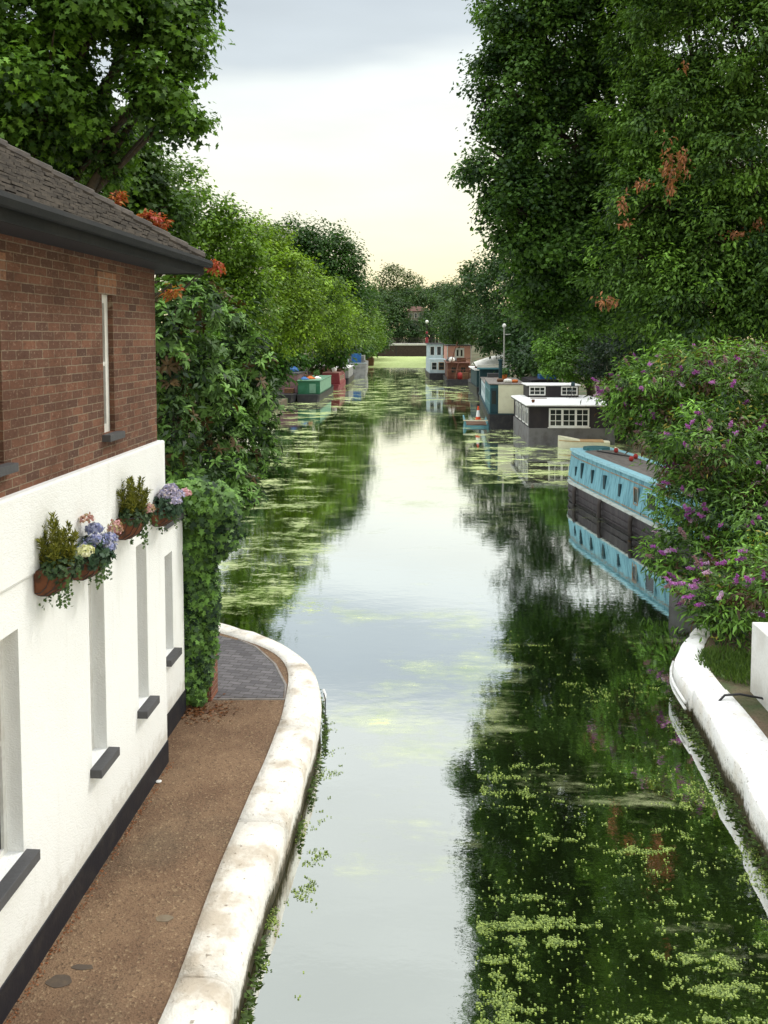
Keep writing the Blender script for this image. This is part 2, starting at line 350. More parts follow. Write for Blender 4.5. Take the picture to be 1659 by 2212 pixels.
def crown(name, parent, blobs, leaf, cr, per, ca, cb, seed, mat=None, shape='diamond', aspect=.62, cover=1.0, hollow=.45, droop=.0, odd=None, oddp=0.0, up=.8, flat=.65):
    rng = np.random.default_rng(seed); cl = clumps_of(blobs, cr, rng, cover, hollow); m = len(cl)
    per *= 1.2; cnt = rng.integers(int(per * .6), int(per * 1.4) + 1, m); idx = np.repeat(np.arange(m), cnt); n = len(idx)
    rr = cr * rng.uniform(.65, 1.35, m)
    ax = cl[:, 3:6] + unit(rng, m) * .5; ax /= np.linalg.norm(ax, axis=1, keepdims=True)
    d = unit(rng, n); off = d * (rng.random(n) ** .45)[:, None] * rr[idx][:, None]; off[:, 2] *= flat
    off += ax[idx] * (rng.uniform(-.7, .9, n) * rr[idx])[:, None] * .8
    pos = cl[idx, :3] + off; pos[:, 2] = np.maximum(pos[:, 2], .12)
    nrm = d * .5 + cl[idx, 3:6] * .35 + rng.normal(size=(n, 3)) * .45; nrm[:, 2] += up
    tip = d + ax[idx] * .8 + rng.normal(size=(n, 3)) * .5; tip[:, 2] -= droop
    L = leaf * rng.uniform(.6, 1.3, n); W = L * aspect * rng.uniform(.8, 1.2, n)
    ca, cb = np.array(ca), np.array(cb)
    t = np.clip(rng.normal(.5, .30, m)[idx] + rng.normal(0, .18, n), 0, 1.4)
    cb = cb * np.array([1.15, 1.3, 1.0])
    col = ca + (cb - ca) * t[:, None]; col *= rng.uniform(.8, 1.2, n)[:, None]
    if odd is not None:
        o = rng.random(m)[idx] < oddp; col[o] = np.array(odd) * rng.uniform(.6, 1.3, o.sum())[:, None]
    return leaves(name, pos, nrm, tip, L, W, col, mat or LEAF, parent, shape)
def BL(px, py, Y, rpx, rpy, ry=None):
    """crown lobe centred on a measured point at real distance Y; radii in metres from its measured half-sizes"""
    p = aty(px, py, Y); s = Y / F
    return (p.x, p.y, p.z, rpx * s, ry if ry else .85 * rpx * s, rpy * s)
def trunk(parent, base, blobs, r0, seed, fork=.45):
    rng = random.Random(seed); base = Vector(base)
    cen = Vector((sum(b[0] for b in blobs) / len(blobs), sum(b[1] for b in blobs) / len(blobs), sum(b[2] for b in blobs) / len(blobs)))
    fk = base.lerp(cen, fork); fk.x = base.x + (fk.x - base.x) * .5; fk.y = base.y + (fk.y - base.y) * .5
    mb = MB(); mid = base.lerp(fk, .5) + Vector((rng.uniform(-.2, .2), rng.uniform(-.2, .2), 0))
    mb.tube([base - Vector((0, 0, .3)), base + Vector((0, 0, .4)), mid, fk], [r0 * 1.5, r0 * 1.1, r0 * .95, r0 * .75], 10)
    o = mb.build('trunk', BARK, parent, True)
    lm = MB()
    for b in blobs:
        e = Vector(b[:3]); a = fk + Vector((0, 0, -r0 * .4)); q = a.lerp(e, .5) + Vector((rng.uniform(-.1, .1), rng.uniform(-.1, .1), .12)) * (e - a).length
        lm.tube([a, q, e], [r0 * .55, r0 * .3, r0 * .08], 7)
        for _ in range(4):
            f = e + Vector((rng.uniform(-1, 1) * b[3], rng.uniform(-1, 1) * b[4], rng.uniform(-.6, 1) * b[5])) * .8
            lm.tube([q.lerp(e, rng.uniform(.1, .9)), f.lerp(e, .4) + Vector((0, 0, .1)), f], [r0 * .14, r0 * .08, r0 * .03], 5)
    lm.build('limb', BARK, parent, True)
def tree(name, label, cat, base, blobs, leaf, cr, per, ca, cb, seed, r0=.25, group=None, **k):
    t = thing(name, label, cat, (0, 0, 0), 0, group)
    trunk(t, base, blobs, r0, seed); crown('crown', t, blobs, leaf, cr, per, ca, cb, seed, **k)
    # empty sits at the base: shift children so that their world place is unchanged
    t.location = base
    for ch in t.children: ch.location = -Vector(base)
    return t

# ================================================================== THE SETTING
QZ = .50      # coping height above the water
outerL = [atz(x, y, QZ) for x, y in [(460, 1335), (518, 1347), (572, 1366), (620, 1387), (652, 1408), (678, 1432), (690, 1454), (697, 1486), (695, 1541), (669, 1621), (642, 1706), (617, 1786), (589, 1857), (563, 1925), (540, 2000), (518, 2080), (493, 2204)]]
innerL = [atz(x, y, QZ) for x, y in [(460, 1355), (518, 1374), (572, 1390), (604, 1408), (622, 1430), (628, 1451), (620, 1486), (613, 1533), (573, 1644), (533, 1724), (493, 1830), (444, 1928), (427, 1999), (400, 2070), (347, 2208)]]
outerR = [atz(x, y, QZ) for x, y in [(1575, 1318), (1538, 1333), (1502, 1355), (1466, 1391), (1451, 1430), (1462, 1452), (1484, 1480), (1514, 1525), (1556, 1604), (1604, 1680), (1659, 1772)]]
innerR = [atz(x, y, QZ) for x, y in [(1590, 1328), (1545, 1344), (1517, 1386), (1513, 1407), (1524, 1434), (1548, 1462), (1567, 1490), (1581, 1506), (1606, 1520), (1626, 1550), (1659, 1600)]]
outerL = [Vector((-9.5, 16.9, QZ)), Vector((-6.5, 16.3, QZ))] + outerL + [Vector((outerL[-1].x - .12, outerL[-1].y - 1.4, QZ)), Vector((outerL[-1].x - .2, 2.0, QZ))]
innerL = [Vector((-9.5, 16.3, QZ)), Vector((-6.5, 15.7, QZ))] + innerL + [Vector((innerL[-1].x - .12, innerL[-1].y - 1.4, QZ)), Vector((innerL[-1].x - .2, 2.0, QZ))]
outerR = [Vector((8.6, 17.4, QZ)), Vector((6.6, 16.6, QZ))] + outerR + [Vector((outerR[-1].x, 6.0, QZ)), Vector((outerR[-1].x, 2.0, QZ))]
innerR = [Vector((8.6, 16.9, QZ)), Vector((6.7, 16.2, QZ))] + innerR + [Vector((innerR[-1].x + .1, 6.0, QZ)), Vector((innerR[-1].x + .1, 2.0, QZ))]
def resample(P, n):
    d = [0]
    for a, b in zip(P, P[1:]): d.append(d[-1] + (b - a).length)
    o = []
    for i in range(n):
        t = d[-1] * i / (n - 1); k = max(j for j in range(len(d)) if d[j] <= t + 1e-9); k = min(k, len(P) - 2)
        o.append(P[k].lerp(P[k + 1], (t - d[k]) / (d[k + 1] - d[k] + 1e-9)))
    for _ in range(2):
        o = [o[0]] + [(o[i - 1] + o[i] * 2 + o[i + 1]) / 4 for i in range(1, n - 1)] + [o[-1]]
    return o
def quay(label, outer, inner, mat, nst, seed, rd=1.0, jit=.02):
    q = thing('quay_wall', label, 'quay wall', (0, 0, 0))
    n = nst * 8 + 1; O = resample(outer, n)
    I = []
    IR = resample(inner, n * 4)
    for i, p in enumerate(O):           # nearest inner point that moves on monotonically
        f = i / (n - 1); cand = IR[max(0, int((f - .07) * n * 4)):int((f + .07) * n * 4) + 2]
        I.append(min(cand, key=lambda c: (c - p).length) if cand else IR[-1])
    for _ in range(3): I = [I[0]] + [(I[i - 1] + I[i] + I[i + 1]) / 3 for i in range(1, n - 1)] + [I[-1]]
    rng = random.Random(seed); z = QZ
    for s in range(nst):
        rings = []; dz = rng.uniform(-.012, .012); dj = rng.uniform(-jit, jit)
        for j in range(9):
            i = s * 8 + j; o, a = O[i].copy(), I[i]; d = (o - a).normalized()
            if j == 0 and s > 0: tgt = O[i].lerp(O[i + 1], .03); a2 = I[i].lerp(I[i + 1], .03)
            elif j == 8 and s < nst - 1: tgt = O[i].lerp(O[i - 1], .03); a2 = I[i].lerp(I[i - 1], .03)
            else: tgt, a2 = o, a
            o = tgt + d * (dj + noise.noise(Vector((i * .5, seed, 0))) * .03); a = a2
            e = .013 if j in (0, 8) else 0
            h = z + dz + noise.noise(Vector((i * .37, seed, 5))) * .012
            V = lambda p, k, zz: (p.x + d.x * k, p.y + d.y * k, zz)
            rings.append([V(a, -.03, h - .30), V(a, 0, h - .012), V(a.lerp(o, .3), 0, h - e * .3), V(o, -.16 * rd, h - e * .5), V(o, -.075 * rd - e, h - .018 * rd - e), V(o, -.02 * rd - e, h - .065 * rd), V(o, -e * .8, h - .14), V(o, -.01, h - .30), V(o, -.02, h - .55)])
        MB().loft(rings).build('coping_stone', mat, q, True)
    w1 = MB(); w1.loft([[(p.x - (p - I[i]).normalized().x * .06, p.y - (p - I[i]).normalized().y * .06, zz) for zz in (.22, -1.2)] for i, p in enumerate(O)], closed=False)
    w1.build('wall_face', mat, q)
    return q, O, I
QL, OL, IL = quay('worn whitewashed stone quay edge curving beside the towpath', outerL, innerL, COPING_L, 9, 3)
QR, OR, IR_ = quay('bright white quay edge with rounded nose below the buddleia', outerR, innerR, COPING_R, 7, 9, .4, .045)

PZ = .45
# water: fine grid near, with duckweed density
def weed(x, y):
    px = 947 + F * x / max(y, 1)
    bx = -.038 * y if y > 60 else 0
    if y < 9: d = .25
    elif y < 26: d = .36
    elif y < 42: d = .41
    elif y < 55: d = .46
    elif y < 100: d = .49
    elif y < 160: d = .485
    else: d = .76
    if 16 < y < 60 and px < 700: d = max(d, .488)
    if 32 < y < 50 and px > 1000: d = max(d, .50)
    if y < 60 and 700 < px < 1000: d = min(d, .40)
    if 60 <= y < 75 and px > 900: d = .42
    if 115 < y < 150: d = .45 if px < 900 else .5
    if 8 < y < 17 and 760 < px < 1080: d = .435
    if y < 12 and px > 1150: d = .36
    return d
def grid_water():
    ys = list(np.arange(0, 60, .8)) + list(np.arange(60, 262, 2.5)) ; xs = list(np.arange(-60, -20, 8)) + list(np.arange(-20, 14, .8)) + list(np.arange(14, 60, 8))
    v = [(x, y, 0) for y in ys for x in xs]; nx = len(xs); f = [(j * nx + i, j * nx + i + 1, (j + 1) * nx + i + 1, (j + 1) * nx + i) for j in range(len(ys) - 1) for i in range(nx - 1)]
    o = MB().add(v, f).build('water', WATER); a = o.data.attributes.new('weed', 'FLOAT', 'POINT'); a.data.foreach_set('value', [weed(p[0], p[1]) for p in v]); return struct(o)
water = grid_water()
bankL = [(-9.6, 16.7), (-8.6, 22), (-9.5, 30), (-11, 40), (-12.2, 60), (-12.6, 74), (-12.9, 100), (-14.5, 140), (-16.2, 181), (-19, 252)]
bankR = [(8.7, 17.3), (9.3, 24), (9.6, 32), (9.6, 50), (8.2, 62), (7.2, 80), (4.6, 108), (2.6, 140), (.4, 180), (-1.2, 252)]
struct(MB().poly([(-600, 252), (-600, -30), (-9.6, -30), (-9.6, 16.7)] + bankL[1:], -1.2, PZ - .02).build('left_bank', EARTH))
struct(MB().poly([(IR_[-1].x, 1.9)] + [(p.x, p.y) for p in reversed(IR_)] + bankR + [(600, 252), (600, -30), (IR_[-1].x, -30)], -1.2, PZ - .02).build('right_bank', EARTH))
struct(MB().poly([(-900, 252.1), (900, 252.1), (900, 2500), (-900, 2500)], -1.2, .5).build('far_ground', EARTH))
WX = atx(367, 1650, -3.2)
struct(MB().poly([(-9.55, 16.4)] + [(p.x, p.y) for p in IL] + [(IL[-1].x, -6), (-9.55, -6)], -.6, PZ).build('towpath', PATH))
pav = [atz(x, y, PZ) for x, y in [(455, 1368), (515, 1384), (552, 1400), (592, 1437), (614, 1480), (612, 1508), (440, 1508), (400, 1440)]]
struct(MB().poly([(p.x, p.y) for p in pav], PZ - .1, PZ + .006).build('brick_paving', SETTS))
KERB = paint('pale_edging', (.24, .22, .20), .8, (.12, .10, .08), .6, 8)
ed = [atz(x, y, PZ) for x, y in [(515, 1382), (553, 1398), (594, 1435), (617, 1480), (615, 1511), (445, 1511)]]
struct(MB().tube([p + Vector((0, 0, -.012)) for p in ed], .03, 6).build('paving_edge', KERB))
# stains and litter on the path
DSTAIN = paint('dark_damp_patch', (.082, .062, .046), .7, (.12, .085, .055), .8, 12)
LSTAIN = paint('pale_mortar_patch', (.20, .16, .11), .9, (.15, .11, .07), .8, 9)
def patch(px, py, rx, ry, mat, seed, name):
    c = atz(px, py, PZ); rng = random.Random(seed)
    pts = [(c.x + rx * math.cos(a) * (1 + .25 * noise.noise(Vector((math.cos(a), math.sin(a), seed)))), c.y + ry * math.sin(a) * (1 + .4 * noise.noise(Vector((math.sin(a) * 2, seed, 1))))) for a in [k * math.pi / 16 for k in range(32)]]
    return struct(MB().poly(pts, PZ - .02, PZ + .004).build(name, mat))
patch(128, 2120, .10, .07, DSTAIN, 1, 'drain_cover_stain'); patch(178, 2090, .09, .03, DSTAIN, 4, 'damp_stain')
patch(355, 1984, .075, .045, LSTAIN, 2, 'mortar_stain')
c = atz(343, 1690, PZ)
tag(MB().lathe((c.x, c.y, PZ), [(.0, .002), (.03, .004), (.034, .014), (.02, .02), (.0, .021)], 10).build('bottle_cap', WHITE), 'tiny white bottle cap lying on the brown towpath', 'litter')

# ================================================================== THE WHITE AND BRICK HOUSE
WXX = -3.2
def wy(px, py, X=WXX): return atx(px, py, X).y
def wz(px, py, X=WXX): return atx(px, py, X).z
YC = wy(352, 1000); ZB = wz(350, 951); ZS = wz(0, 1281)                      # corner, brick/white line, shadow line
ZP = wz(367, 1590, WXX)
house = thing('house', 'house by the towpath with brick upper floor over white painted lower wall', 'house', (WXX - 3, 5, PZ))
def H(mb, name, mat, **k):
    o = mb.build(name, mat, house, **k); o.location = -house.location; return o
def wall_with_holes(X, y0, y1, z0, z1, holes, depth):
    """the outer face at X with rectangular openings and their reveals"""
    mb = MB(); ys = sorted({y0, y1, *[h[0] for h in holes], *[h[1] for h in holes]}); zs = sorted({z0, z1, *[h[2] for h in holes], *[h[3] for h in holes]})
    for a, b in zip(ys, ys[1:]):
        for c, d in zip(zs, zs[1:]):
            if any(h[0] <= a and b <= h[1] and h[2] <= c and d <= h[3] for h in holes): continue
            mb.add([(X, a, c), (X, b, c), (X, b, d), (X, a, d)], [(0, 1, 2, 3)])
    for (a, b, c, d) in holes:
        for q in ([(X, a, c), (X, a, d), (X - depth, a, d), (X - depth, a, c)], [(X, b, d), (X, b, c), (X - depth, b, c), (X - depth, b, d)],
                  [(X, a, d), (X, b, d), (X - depth, b, d), (X - depth, a, d)], [(X, b, c), (X, a, c), (X - depth, a, c), (X - depth, b, c)]):
            mb.add(q, [(0, 1, 2, 3)])
    return mb
BX = WXX - .05            # brick face a little behind the render
SOFZ = aty(440, 592, 10.3).z
g0 = wy(45, 1600); g1a, g1b = wy(198, 1600), wy(231, 1600); g2a, g2b = wy(299, 1480), wy(321, 1480)
zt, zb_ = wz(38, 1358), wz(50, 1842)
gh = [(g0 - 1.0, g0, zb_, zt), (g1a, g1b, zb_, zt), (g2a, g2b, zb_, zt), (g0 - 3.6, g0 - 2.6, zb_, zt)]
u1a, u1b = wy(223, 800, BX), wy(246, 800, BX); ut, ub = wz(240, 637, BX), wz(246, 932, BX)
u0 = wy(6, 900, BX)
uh = [(u1a, u1b, ub, ut), (u0 - .55, u0, ub, ut), (u0 - 2.9, u0 - 2.2, ub, ut)]
YE = wy(337, 800, BX)
Y0 = .6
H(wall_with_holes(BX, Y0, YE, ZB - .05, SOFZ + .12, uh, .065), 'brick_wall', BRICK)
H(MB().add([(BX, YE, ZB - .05), (-9, YE, ZB - .05), (-9, YE, SOFZ + .12), (BX, YE, SOFZ + .12)], [(0, 1, 2, 3)]), 'brick_end_wall', BRICKX)
H(wall_with_holes(WXX, Y0, YC, ZP, ZS, gh, .14), 'rendered_wall', RENDER)
H(MB().box(-9, WXX + .025, Y0, YC + .012, ZS + .001, ZB), 'render_band', RENDER, bevel=.02)
H(MB().add([(WXX, YC, ZP), (-9, YC, ZP), (-9, YC, ZS), (WXX, YC, ZS)], [(0, 1, 2, 3)]), 'rendered_end_wall', RENDER)
H(MB().box(-9, WXX + .012, Y0, YC + .01, PZ - .1, ZP), 'plinth', PLINTH, bevel=.008)
def window(a, b, c, d, X, dep, sill_mat, deep=.13, fr=WHITE, sh=.085, over=.05, jw=.05):
    wn = H(MB().box(X - dep - .03, X - dep + .012, a, a + jw, c, d).box(X - dep - .03, X - dep + .012, b - jw, b, c, d).box(X - dep - .03, X - dep + .012, a + jw, b - jw, d - jw, d).box(X - dep - .03, X - dep + .012, a + jw, b - jw, c, c + jw).box(X - dep - .028, X - dep + .005, a + jw, b - jw, (c + d) / 2 - .02, (c + d) / 2 + .02), 'window', fr)
    p = MB().box(X - dep - .035, X - dep - .015, a, b, c, d).build('pane', GLASS, wn)
    s = MB().box(X - dep, X + deep, a - over, b + over, c - sh, c - .002).build('sill', sill_mat, wn, bevel=.006)
for h in gh: window(*h, WXX, .14, GREYSILL if h is not gh[0] else GREYSILL, .11)
for h in uh: window(*h, BX, .065, GREYSILL, .085, jw=.085, sh=.07, over=.06)
# soldier courses over the upper windows
SOLD = brickmat('soldier_brick', 'Y', (.34, .17, .10), (.24, .13, .085), (.36, .31, .25), .2)
for h in uh: H(MB().box(BX - .02, BX + .004, h[0] - .10, h[1] + .10, h[3] + .002, h[3] + .21), 'lintel', SOLD)
# recessed lower block past the corner
SX = WXX - .2; SY1 = wy(399, 1470, SX); SZT = aty(380, 1125, 11).z
s3a, s3b = wy(352, 1350, SX), wy(374, 1350, SX); s3b0 = wz(372, 1404, SX)
sh_ = [(s3b - .36, s3b, s3b0, SZT - .35)]
H(wall_with_holes(SX, YC + .013, SY1, ZP + .03, SZT, sh_, .14), 'side_wing_wall', RENDER)
H(MB().add([(SX, SY1, ZP), (-9, SY1, ZP), (-9, SY1, SZT), (SX, SY1, SZT)], [(0, 1, 2, 3)]), 'side_wing_end', RENDER)
H(MB().box(-9, SX + .05, YC + .015, SY1 + .05, SZT + .002, SZT + .07), 'side_wing_roof', GREYSILL)
H(MB().box(-9, SX + .012, YC + .015, SY1 + .01, PZ - .1, ZP + .03), 'side_wing_plinth', PLINTH)
window(*sh_[0], SX, .14, GREYSILL, .10)
# hipped roof: courses of tiles as real steps
EX, EYY = -2.86, 10.45
EZ = aty(455, 566, EYY).z + .02
TP = math.tan(R(31.5)); RX = -6.4; t = EX - RX
def course(mb, k, n):
    s0, s1 = t * k / n, t * (k + 1) / n; z0, z1 = EZ + s0 * TP, EZ + s1 * TP; lift = .018
    x0, x1 = EX - s0 + .03, EX - s1; yb0, yb1 = EYY - s0 + .03, EYY - s1
    ye = -.5
    # east slope strip cut into single tiles with ragged butts
    y = ye; rng = random.Random(k)
    while y < yb1:
        y2 = min(y + .17, yb1); j = rng.uniform(0, .016); xx = x0 + rng.uniform(-.008, .008)
        ya, yb = y + .003, y2 - .003
        if y2 >= yb1: pts = [(xx, ya, z0 + lift + j), (xx, yb0, z0 + lift + j), (x1, yb1, z1 + .004), (x1, ya, z1 + .004)]
        else: pts = [(xx, ya, z0 + lift + j), (xx, yb, z0 + lift + j), (x1, yb, z1 + .004), (x1, ya, z1 + .004)]
        low = [(p[0], p[1], p[2] - .024) for p in pts]
        mb.add(pts + low, [(0, 1, 2, 3), (0, 4, 5, 1), (1, 5, 6, 2), (3, 7, 4, 0)]); y += .17
    # north hip end strip
    xw = 2 * RX - EX + s0
    mb.add([(x0, yb0, z0 + lift), (xw, yb0, z0 + lift), (xw + (s1 - s0), yb1, z1), (x1, yb1, z1), (x0, yb0, z0), (xw, yb0, z0)], [(0, 1, 2, 3), (0, 4, 5, 1)])
    mb.add([(xw - .03, ye, z0 + lift), (xw + (s1 - s0), ye, z1), (xw + (s1 - s0), yb1, z1), (xw - .03, yb0, z0 + lift)], [(0, 1, 2, 3)])
rf = MB()
for k in range(34): course(rf, k, 34)
roof = H(rf, 'roof', TILE)
hipm = MB()
for k in range(22):
    a = Vector((EX - t * k / 22, EYY - t * k / 22, EZ + t * k / 22 * TP + .035)); b = Vector((EX - t * (k + 1.12) / 22, EYY - t * (k + 1.12) / 22, EZ + t * (k + 1.12) / 22 * TP + .02))
    hipm.tube([a, b], [.075, .065], 8)
hp = hipm.build('hip_tiles', TILE, roof)
gt = MB()
gt.box(EX - .02, EX + .015, -.5, EYY + .015, EZ - .17, EZ + .01).box(2 * RX - EX, EX - .02, EYY - .02, EYY + .015, EZ - .17, EZ + .01)
gt.build('fascia', FASCIA, roof)
gu = MB(); prof = [(.02, .0), (.10, .0), (.115, -.04), (.09, -.085), (.035, -.085), (.02, -.04)]
gu.loft([[(EX + p[0], y, EZ + p[1]) for p in prof] for y in (-.5, EYY + .1)]); gu.build('gutter', FASCIA, roof)
MB().box(2 * RX - EX, EX - .02, -.5, EYY - .02, EZ - .16, EZ - .14).build('soffit', SOFFIT, roof)
# ridge body to close the roof from behind
H(MB().add([(EX - .05, -.5, EZ - .02), (RX, -.5, EZ + t * TP - .03), (2 * RX - EX + .05, -.5, EZ - .02)], [(0, 1, 2)]), 'gable', SOFFIT)

# ---- planters on the wall
def petals(name, parent, cen, r, n, cols, seed, size=.03, squash=.85):
    rng = np.random.default_rng(seed); d = unit(rng, n); d[:, 2] = np.abs(d[:, 2]) * .95 - .1
    k = rng.random((n, 1)); p = np.array(cen) + d * np.array([r[0], r[1], r[2]]) * (.82 + .25 * k)
    for i in range(n):
        p[i] += .14 * r[0] * noise.noise(Vector(d[i] * 5) + Vector((seed, 0, 0))) * d[i]
    cc = np.array(cols)[rng.integers(0, len(cols), n)] * rng.uniform(.75, 1.15, (n, 1))
    return leaves(name, p, d + rng.normal(size=(n, 3)) * .35, rng.normal(size=(n, 3)), np.full(n, size) * rng.uniform(.7, 1.2, n), np.full(n, size * .9), cc, PETAL, parent, 'oval')
def bowl(parent, y0, y1, ztop, dep=.24, h=.24):
    mb = MB(); X = WXX + .012; rings = []
    for j in range(9):
        f = j / 8; y = y0 + (y1 - y0) * f; bulge = math.sin(math.pi * (.08 + .84 * f)) ** .5
        hh = h * (.55 + .45 * math.sin(math.pi * (.06 + .88 * f)) ** .5); dd = dep * bulge
        rings.append([(X, y, ztop), (X + dd * .5, y, ztop + .005), (X + dd, y, ztop), (X + dd * .97, y, ztop - hh * .35), (X + dd * .72, y, ztop - hh * .75), (X + dd * .3, y, ztop - hh), (X, y, ztop - hh)])
    b = mb.loft(rings).build('basket', TERRA, parent, True)
    wr = MB()
    for f in (.0, .18, .36, .54, .72, .9, 1.0):
        j = min(int(f * 8), 8); r = rings[j]; wr.tube([Vector(q) + Vector((.006, 0, 0)) for q in r[2:]], .004, 5)
    wr.tube([Vector(r[2]) + Vector((.004, 0, .004)) for r in rings], .006, 6)
    wr.build('wire_frame', BLACK, b)
    return b
def sprigs(name, parent, cen, R0, h, n, ca, cb, seed, L=.05, W=.014, up=1.0):
    """feathery upright conifer plumes"""
    rng = np.random.default_rng(seed); P = []; T = []
    for q_ in range(15):
        a = q_ * 2.4; rr = R0 * (q_ / 14) ** .6; H_ = h * (1.0 - .55 * (q_ / 14)) * rng.uniform(.85, 1.1)
        base = np.array([cen[0] + rr * .45 * math.cos(a), cen[1] + rr * math.sin(a) * .8, cen[2]]); d = np.array([math.cos(a) * .5 * rr / R0, math.sin(a) * .55 * rr / R0, 1.]); d /= np.linalg.norm(d)
        for q in np.linspace(.05, 1, 34):
            w_ = .06 * (1 - q) ** .7 + .004
            for _ in range(5):
                o_ = rng.normal(size=3); o_ -= d * (o_ @ d); o_ /= np.linalg.norm(o_)
                P.append(base + d * H_ * q + o_ * w_ * rng.random() * .7); T.append(d * 1.3 + o_ * .8 + rng.normal(size=3) * .2)
    P = np.array(P); T = np.array(T); n2 = len(P); ca, cb = np.array(ca), np.array(cb); hh = rng.random((n2, 1))
    return leaves(name, P, rng.normal(size=(n2, 3)), T, L * rng.uniform(.6, 1.2, n2), np.full(n2, W), ca + (cb - ca) * hh, LEAF, parent)
def bush(name, parent, cen, r, n, ca, cb, seed, L=.04, shape='lobed', aspect=.9):
    rng = np.random.default_rng(seed); d = unit(rng, n); f = rng.random((n, 1)) ** .4
    p = np.array(cen) + d * np.array(r) * f; ca, cb = np.array(ca), np.array(cb)
    return leaves(name, p, d + np.array([0, 0, .5]) + rng.normal(size=(n, 3)) * .5, rng.normal(size=(n, 3)) + d, L * rng.uniform(.6, 1.2, n), L * aspect * np.ones(n), ca + (cb - ca) * rng.random((n, 1)), GLOSSLEAF, parent, shape)
def trails(name, parent, pts, ln, seed, ca=(.03, .07, .02), cb=(.09, .16, .04)):
    rng = np.random.default_rng(seed); P = []
    for (x, y, z) in pts:
        l = ln * rng.uniform(.5, 1.15); dx, dy = rng.uniform(-.04, .05), rng.uniform(-.05, .05)
        for q in np.arange(0, l, .016): P.append((x + dx * q / l + rng.normal() * .008, y + dy * q / l + rng.normal() * .01, z - q))
    P = np.array(P); n = len(P); ca, cb = np.array(ca), np.array(cb)
    return leaves(name, P, rng.normal(size=(n, 3)) * .5 + np.array([.7, -.5, .3]), rng.normal(size=(n, 3)) + np.array([0, 0, -.6]), .03 * rng.uniform(.7, 1.2, n), .028 * np.ones(n), ca + (cb - ca) * rng.random((n, 1)), GLOSSLEAF, parent, 'lobed')
BLUE = [(.30, .34, .62), (.42, .45, .72), (.24, .26, .52), (.55, .55, .75)]; PINK = [(.60, .32, .36), (.74, .55, .52), (.46, .24, .22), (.5, .42, .25)]; LILAC = [(.42, .40, .62), (.58, .55, .74), (.33, .32, .55), (.66, .58, .70)]
CREAMF = [(.75, .76, .48), (.68, .70, .38), (.80, .80, .62)]
def planter(label, px, py, w_m, kind, seed):
    p = atx(px, py, WXX); y0 = p.y; y1 = y0 + w_m; zt_ = p.z
    t_ = thing('wall_planter', label, 'planter', (WXX, (y0 + y1) / 2, zt_ - .24), 0, 'flower baskets along the white wall')
    b = bowl(t_, y0, y1, zt_); ym = (y0 + y1) / 2; xm = WXX + .12; k = []
    if kind == 'conifer':
        k.append(sprigs('conifer_spray', t_, (xm, ym, zt_ - .02), .15, .42, 85, (.07, .09, .012), (.26, .26, .04), seed, .055, .013))
        k.append(bush('leaves', t_, (xm + .02, ym + .02, zt_ + .0), (.15, .25, .12), 900, (.02, .045, .018), (.06, .11, .04), seed + 1, .04))
    else:
        k.append(bush('leaves', t_, (xm + .02, ym, zt_ + .0), (.17, .26, .15), 900, (.02, .05, .03), (.06, .12, .06), seed + 1, .055))
    k.append(trails('trailing_ivy', t_, [(WXX + random.uniform(.05, .27), random.uniform(y0 + .05, y1 + .12), zt_ - .05) for _ in range(13)], .26, seed + 2))
    for o in [b] + k: o.location = -t_.location
    return t_, xm, ym, zt_
def addp(t_, o): o.location = -t_.location
t_, xm, ym, zt_ = planter('leftmost wall basket with upright golden conifer and cream flowers', 70, 1234, .36, 'conifer', 11)
addp(t_, petals('blossom', t_, (xm + .10, ym + .30, zt_ + .03), (.07, .12, .07), 200, CREAMF, 21, .028))
t_, xm, ym, zt_ = planter('wall basket full of blue hydrangea heads edged with pink', 148, 1205, .42, 'flower', 31)
for i, (dx, dy, dz, r) in enumerate([(.06, -.05, .10, .10), (.10, .12, .08, .10), (.02, .03, .19, .085), (.14, .02, .04, .08), (.0, -.12, .06, .07)]):
    addp(t_, petals('hydrangea_head', t_, (xm + dx, ym + dy, zt_ + dz), (r * .88, r * .88, r * .76), 240, BLUE, 40 + i, .032))
addp(t_, petals('pink_blossom', t_, (xm + .12, ym + .25, zt_ + .14), (.06, .09, .11), 170, PINK, 51, .028)); addp(t_, petals('pink_blossom', t_, (xm - .03, ym - .02, zt_ + .30), (.06, .07, .05), 90, PINK, 52, .028))
t_, xm, ym, zt_ = planter('wall basket with tall green conifer and small pink flowers', 245, 1122, .40, 'conifer', 61)
addp(t_, petals('pink_blossom', t_, (xm + .12, ym + .12, zt_ + .03), (.06, .12, .07), 150, PINK, 71, .028))
t_, xm, ym, zt_ = planter('wall basket of pale lilac hydrangea at the corner of the house', 324, 1098, .38, 'flower', 81)
for i, (dx, dy, dz, r) in enumerate([(.02, -.05, .12, .11), (.10, .06, .10, .11), (.05, .02, .18, .09), (.12, -.08, .06, .09)]):
    addp(t_, petals('hydrangea_head', t_, (xm + dx, ym + dy, zt_ + dz), (r * .88, r * .88, r * .76), 240, LILAC, 90 + i, .032))
addp(t_, petals('pink_blossom', t_, (xm + .18, ym + .16, zt_ + .10), (.06, .08, .07), 120, [(.75, .5, .58), (.7, .4, .5)], 99, .03))

